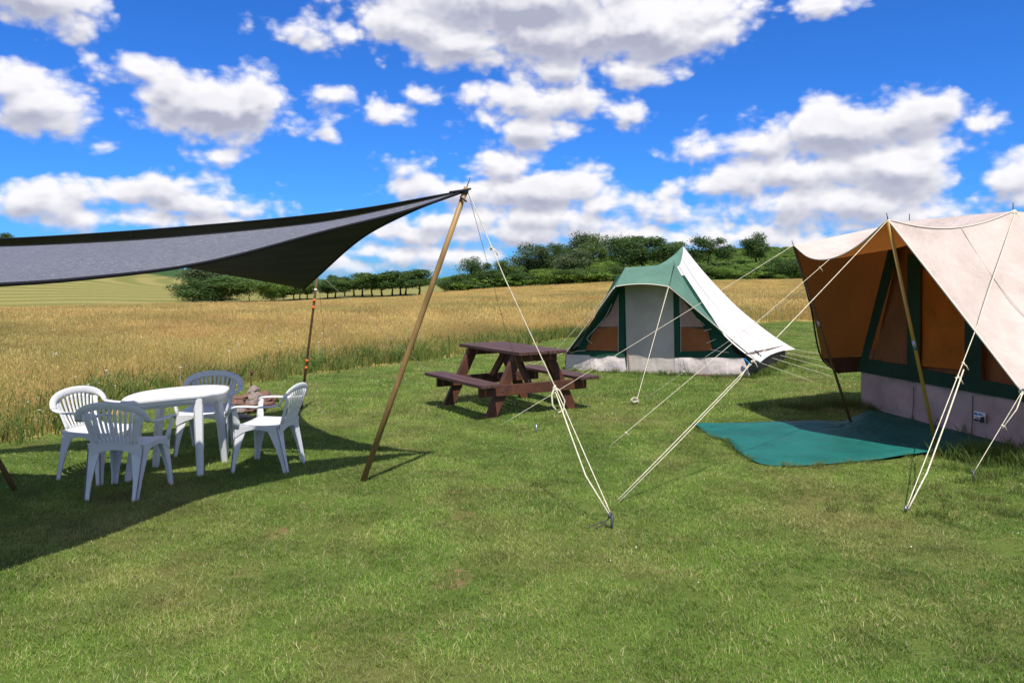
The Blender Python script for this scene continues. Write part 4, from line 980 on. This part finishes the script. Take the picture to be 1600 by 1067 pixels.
# ground sheet
M_sheet = canvas('green_sheet', (0.012, 0.125, 0.105), (0.012, 0.125, 0.105), (0.01, .1, .08), .02, dirt=.08, bump=.4, rough=.55)
sv = spline([(x, y, 0) for x, y in SHEET[:8]], 40); poly = [(p.x, p.y) for p in sv]+[(5.1, 7.75), (4.72, 9.95), (3.9, 9.06), (3.2, 9.02), (2.6, 8.95)]
bm = bmesh.new(); vs_ = [bm.verts.new((x, y, .02)) for x, y in poly]; bm.faces.new(vs_)
bmesh.ops.triangulate(bm, faces=bm.faces[:]); bmesh.ops.subdivide_edges(bm, edges=bm.edges[:], cuts=3, use_grid_fill=True); bmesh.ops.triangulate(bm, faces=bm.faces[:]); bmesh.ops.subdivide_edges(bm, edges=bm.edges[:], cuts=2, use_grid_fill=True)
for v_ in bm.verts:
    q = V((v_.co.x*2.2, v_.co.y*2.2, 1)); v_.co.z = .022+.014*mnoise.noise(q)+.006*mnoise.noise(q*4)+.02*max(0, mnoise.noise(q*.7+V((5, 2, 0))))
me = bpy.data.meshes.new('ground_sheet'); bm.normal_update(); bm.to_mesh(me); bm.free(); me.materials.append(M_sheet); me.polygons.foreach_set('use_smooth', [True]*len(me.polygons))
gs = bpy.data.objects.new('ground_sheet', me); C.objects.link(gs); tag(gs, 'green groundsheet with a curling edge laid on the grass under the awning', 'groundsheet')
md = gs.modifiers.new('thick', 'SOLIDIFY'); md.thickness = .006; md.offset = -1
if sum(p.normal.z for p in me.polygons) < 0: me.flip_normals()

# ================= green and white tent =================
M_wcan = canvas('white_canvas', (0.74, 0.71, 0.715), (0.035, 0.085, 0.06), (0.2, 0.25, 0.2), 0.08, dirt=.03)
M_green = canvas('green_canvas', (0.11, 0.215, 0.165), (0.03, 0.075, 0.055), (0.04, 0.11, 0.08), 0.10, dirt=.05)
M_beige = canvas('beige_door', (0.78, 0.69, 0.62), (0.4, 0.35, 0.3), (0.75, 0.64, 0.55), .3)
M_pink = canvas('pink_mesh_window', (0.64, 0.40, 0.36), (0.42, 0.27, 0.24), (0.6, 0.36, 0.3), .25)
M_rust2 = canvas('rust_brown_blind', (0.40, 0.14, 0.055), (0.31, 0.11, 0.045), (0.35, 0.12, 0.04), .1, bump=.6)
M_skirt2 = canvas('pale_skirt', (0.80, 0.70, 0.67), (0.5, 0.45, 0.42), (0.7, 0.6, 0.56), .2, dirt=.04, bump=.35)
M_dgreen2 = canvas('dark_green_wall', (0.02, 0.085, 0.055), (0.02, 0.085, 0.055), (0.02, .07, .04), .05)
Rl, Rr, Fl, Fr = P(977, 418, 13.75), P(1053, 413, 13.45), P(961, 448, 13.36), P(1045, 448, 13.04)
AP, El, Er2, Eb, Bl = P(1068, 385, 15.2), P(884, 552, 14.05), P(1187, 567, 13.1), P(1243, 546, 15.7), V((1.7, 17.2, .3))
t2 = empty('canvas_tent', (2.9, 14.6, 0)); tag(t2, 'smaller pyramid tent with green front awning and white roof near the meadow', 'tent', 'canvas tents on the mown lawn')
rw = MB().patch(Rr, AP, Eb, Er2, 30, 30, s0=(.03, .05, -.17), t0=(-.03, .05, -.2), t1=(-.08, -.05, -.16), s1=(-.05, .05, .05), mid=(-.02, .05, -.10), wr=.03, fr=1.6)
rw.patch(Rl, El, Bl, AP, 20, 20, t1=None, s0=(.0, .0, -.1), t0=(0, 0, -.17), mid=(.05, 0, -.06), wr=.03); rw.patch(AP, Bl, Eb, AP, 30, 14, s1=(-.08, -.05, -.16), s0=(0, 0, -.1), mid=(0, -.05, -.05))
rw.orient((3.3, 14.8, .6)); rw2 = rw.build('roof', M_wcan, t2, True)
rp_ = roofpt((Rr, AP, Eb, Er2), s0=(.03, .05, -.17), t0=(-.03, .05, -.2), t1=(-.08, -.05, -.16), s1=(-.05, .05, .05), mid=(-.02, .05, -.10))
for k in (.36, .7): edgeline([rp_(k, v/8)+V((.004, -.003, .006)) for v in range(9)], .005, M_seam, rw2, 'seam', 30)
gf = MB().patch(Fl, Fr, Rr, Rl, 20, 10, s0=(0, 0, .045), mid=(0, 0, -.01), wr=.008)
gf.patch(Rl, Rr, AP, AP+V((-.02, 0, 0)), 18, 18, t1=(.03, .05, -.17), t0=(.0, .0, -.18), mid=(0, 0, -.03), wr=.01)
gf.patch(Fr+V((.01, -.01, .01)), Er2+V((.0, -.012, .0)), Er2+V((.02, -.012, .012)), Rr+V((.016, -.016, .016)), 26, 8, s1=(-.03, .05, -.2), s0=(0, 0, -.0), wr=.01); gf.patch(Fl, Rl, El+V((.12, .1, .05)), El, 16, 4)
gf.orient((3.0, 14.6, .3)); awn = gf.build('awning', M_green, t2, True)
edgeline([Fl, lerp(Fl, Fr, .25)+V((0, -.004, .034)), lerp(Fl, Fr, .5)+V((0, -.004, .045)), lerp(Fl, Fr, .75)+V((0, -.004, .034)), Fr], .008, M_pipe, awn); edgeline([Fr, lerp(Fr, Er2, .5)+V((0, -.004, 0)), Er2], .009, M_pipe, awn); edgeline([Fl, lerp(Fl, El, .5), El], .009, M_pipe, awn)
X = lambda u, v, off=0: onplane(u, v, T2L, T2R, off)
Z2 = lambda x, y: (840+x/3.478, 360+y/3.478)
def pan2(name, zs, off, mat, wr=0.0, n=12, parent=None):
    uv = [Z2(*q) for q in zs]; a, b_, c, d = [X(u, v, off) for u, v in uv]
    return MB().patch(a, b_, c, d, n, n, wr=wr, fr=3.5).orient((3.4, 15.6, .5)).build(name, mat, parent or t2, True)
pan2('front_wall', ((150, 770), (1155, 785), (800, 245), (430, 245)), 0, M_dgreen2)
pan2('skirt', ((163, 672), (474, 686), (490, 783), (150, 768)), .03, M_skirt2, .045, 22); pan2('skirt', ((745, 690), (1118, 690), (1158, 792), (745, 797)), .03, M_skirt2, .045, 22)
dr = pan2('door', ((474, 250), (738, 250), (745, 797), (488, 785)), .018, M_beige, .015, 16)
pan2('mesh_window', ((441, 345), (441, 522), (330, 525), (395, 450)), .014, M_pink); pan2('mesh_window', ((766, 355), (800, 390), (905, 524), (776, 524)), .014, M_pink)
pan2('window_blind', ((312, 533), (441, 520), (441, 655), (262, 650)), .02, M_rust2, .03); pan2('window_blind', ((776, 522), (925, 537), (950, 652), (780, 657)), .02, M_rust2, .03)
for fz in ((((441, 300), (474, 300), (474, 688), (441, 660)), ((160, 660), (474, 656), (474, 690), (163, 682))),
           (((737, 300), (768, 330), (778, 660), (745, 692)), ((745, 655), (1060, 656), (1118, 692), (745, 692)))):
    fm = MB()
    for zs, o_ in zip(fz, (.026, .030)): fm.patch(*[X(*Z2(*q), o_) for q in zs], 5, 5)
    fm.build('window_frame', M_dgreen2, t2)
def line2(zs, r=.006, name='cord', mat=None, off=.035): MB().tube(spline([X(*Z2(*q), off) for q in zs], 14), r, 6).build(name, mat or M_pipe, t2, True)
line2([(441, 345), (441, 500), (440, 668)], .005); line2([(405, 400), (370, 470), (310, 540), (270, 590), (300, 612)], .007); line2([(262, 652), (215, 655), (180, 668)], .007)
line2([(778, 360), (780, 520), (780, 660)], .005); line2([(905, 545), (945, 535)], .007); line2([(920, 612), (970, 590)], .007); line2([(940, 645), (985, 655), (1040, 662)], .008); line2([(870, 480), (910, 515)], .006)
lz = MB()
for k in range(9):
    c = X(*Z2(494+k*1.2, 645+k*16), .036); lz.beam(c+V((-.012, 0, .018)), c+V((.012, 0, -.012)), .012, .01)
lz.build('lacing', principled('lacing_red', (.45, .2, .15), .8), dr)
MB().patch(X(*Z2(148, 765), .03), X(*Z2(1158, 790), .03), X(*Z2(1160, 800), .14), X(*Z2(148, 778), .14), 40, 3, wr=.06, fr=5).build('sod_cloth', M_mud, t2, True)
sw = MB().patch(T2R+V((.02, .0, 0)), (5.55, 15.6, 0), (5.55, 15.6, .35), T2R+V((.0, 0, .42)), 12, 4, wr=.03); sw.patch(T2L, (1.9, 17, 0), (1.9, 17, .4), T2L+V((0, 0, .4)), 10, 4); sw.patch((5.55, 15.6, 0), (1.9, 17, 0), (1.9, 17, .4), (5.55, 15.6, .35), 6, 3)
sw.build('side_wall', canvas('dark_beige_side_wall', (.2, .16, .13), (.2, .16, .13), (.2, .15, .1), .1), t2, True)  # dark beige-brown cloth on all three low walls
for q in (Rl, Rr, AP): MB().tube([q-V((0, 0, .05)), q+V((0, 0, .07 if q is not AP else .02))], .006, 6).build('pole_spike', M_dsteel, t2, True)
M_blue = principled('blue_strap', (0.0, 0.24, 0.7), .5)
MB().beam(P(1163, 560, 13.05), P(1174, 571, 13.03), .045, .02).build('blue_strap', M_blue, t2, bevel=.008)
a_ = P(1178, 548, 13.05); MB().prism([P(1178, 547, 13.0), P(1181, 547, 13.0), P(1190, 555.5, 12.86), P(1190, 557.5, 12.86), P(1186, 556, 12.88)], (-.2, -.9, .4), .004).build('toggle_strap', M_lblk, t2)
GT2 = 'guy ropes of the small green and white tent'
rope('cream guy rope from the left awning corner of the small tent', [Fl, G(836, 581)], .0065, group=GT2)
e6 = G(995, 632); rp6 = rope('white guy rope before the beige tent door, coiled at the peg', [Fr+V((0, 0, .0)), V(e6)+V((0, 0, .06))], .0075, group=GT2)
cb_ = MB(); r5 = random.Random(3)
for k in range(4):
    cx, cz, rr = r5.uniform(-.05, .03), r5.uniform(.03, .07), r5.uniform(.03, .06); cb_.tube([V(e6)+V((cx+math.cos(a)*rr, -.01*k, max(.01, cz+math.sin(a)*rr*.7))) for a in [j*.55 for j in range(12)]], .006, 5)
cb_.build('coil', M_rope, rp6, True); peg('peg under the coiled white rope before the small tent door', e6, (0, 0), .07, M_steel, .009)
for i, ((u0, v0, y0), (u1, v1), w_) in enumerate((((1189, 567, 13.1), (1274, 597.5), 'nearest'), ((1206, 559, 13.6), (1303, 589), 'second nearest'), ((1219, 555, 14.2), (1301, 577), 'middle'), ((1230, 551, 14.8), (1292, 565), 'second farthest'), ((1243, 546, 15.7), (1290, 555), 'farthest'))):
    rope(f'{w_} of the five side guy ropes on the right eave of the small tent', [P(u0, v0, y0), G(u1, v1)], .006, group=GT2)
for i, ((u0, v0), w_) in enumerate((((800, 582), 'lower'), ((812, 573), 'upper'))):
    rope(f'{w_} thin guy rope from the left eave of the small tent, behind the picnic table', [El+V((0, .3*i, .02)), G(u0, v0)], .005, group=GT2)
e7 = G(1005, 625); rope('thin guy line from the dark far awning pole past the small tent skirt', [lerp(G(1330, 661), P2, .76), V(e7)], .0055, group=GT1, knots=(.72,))
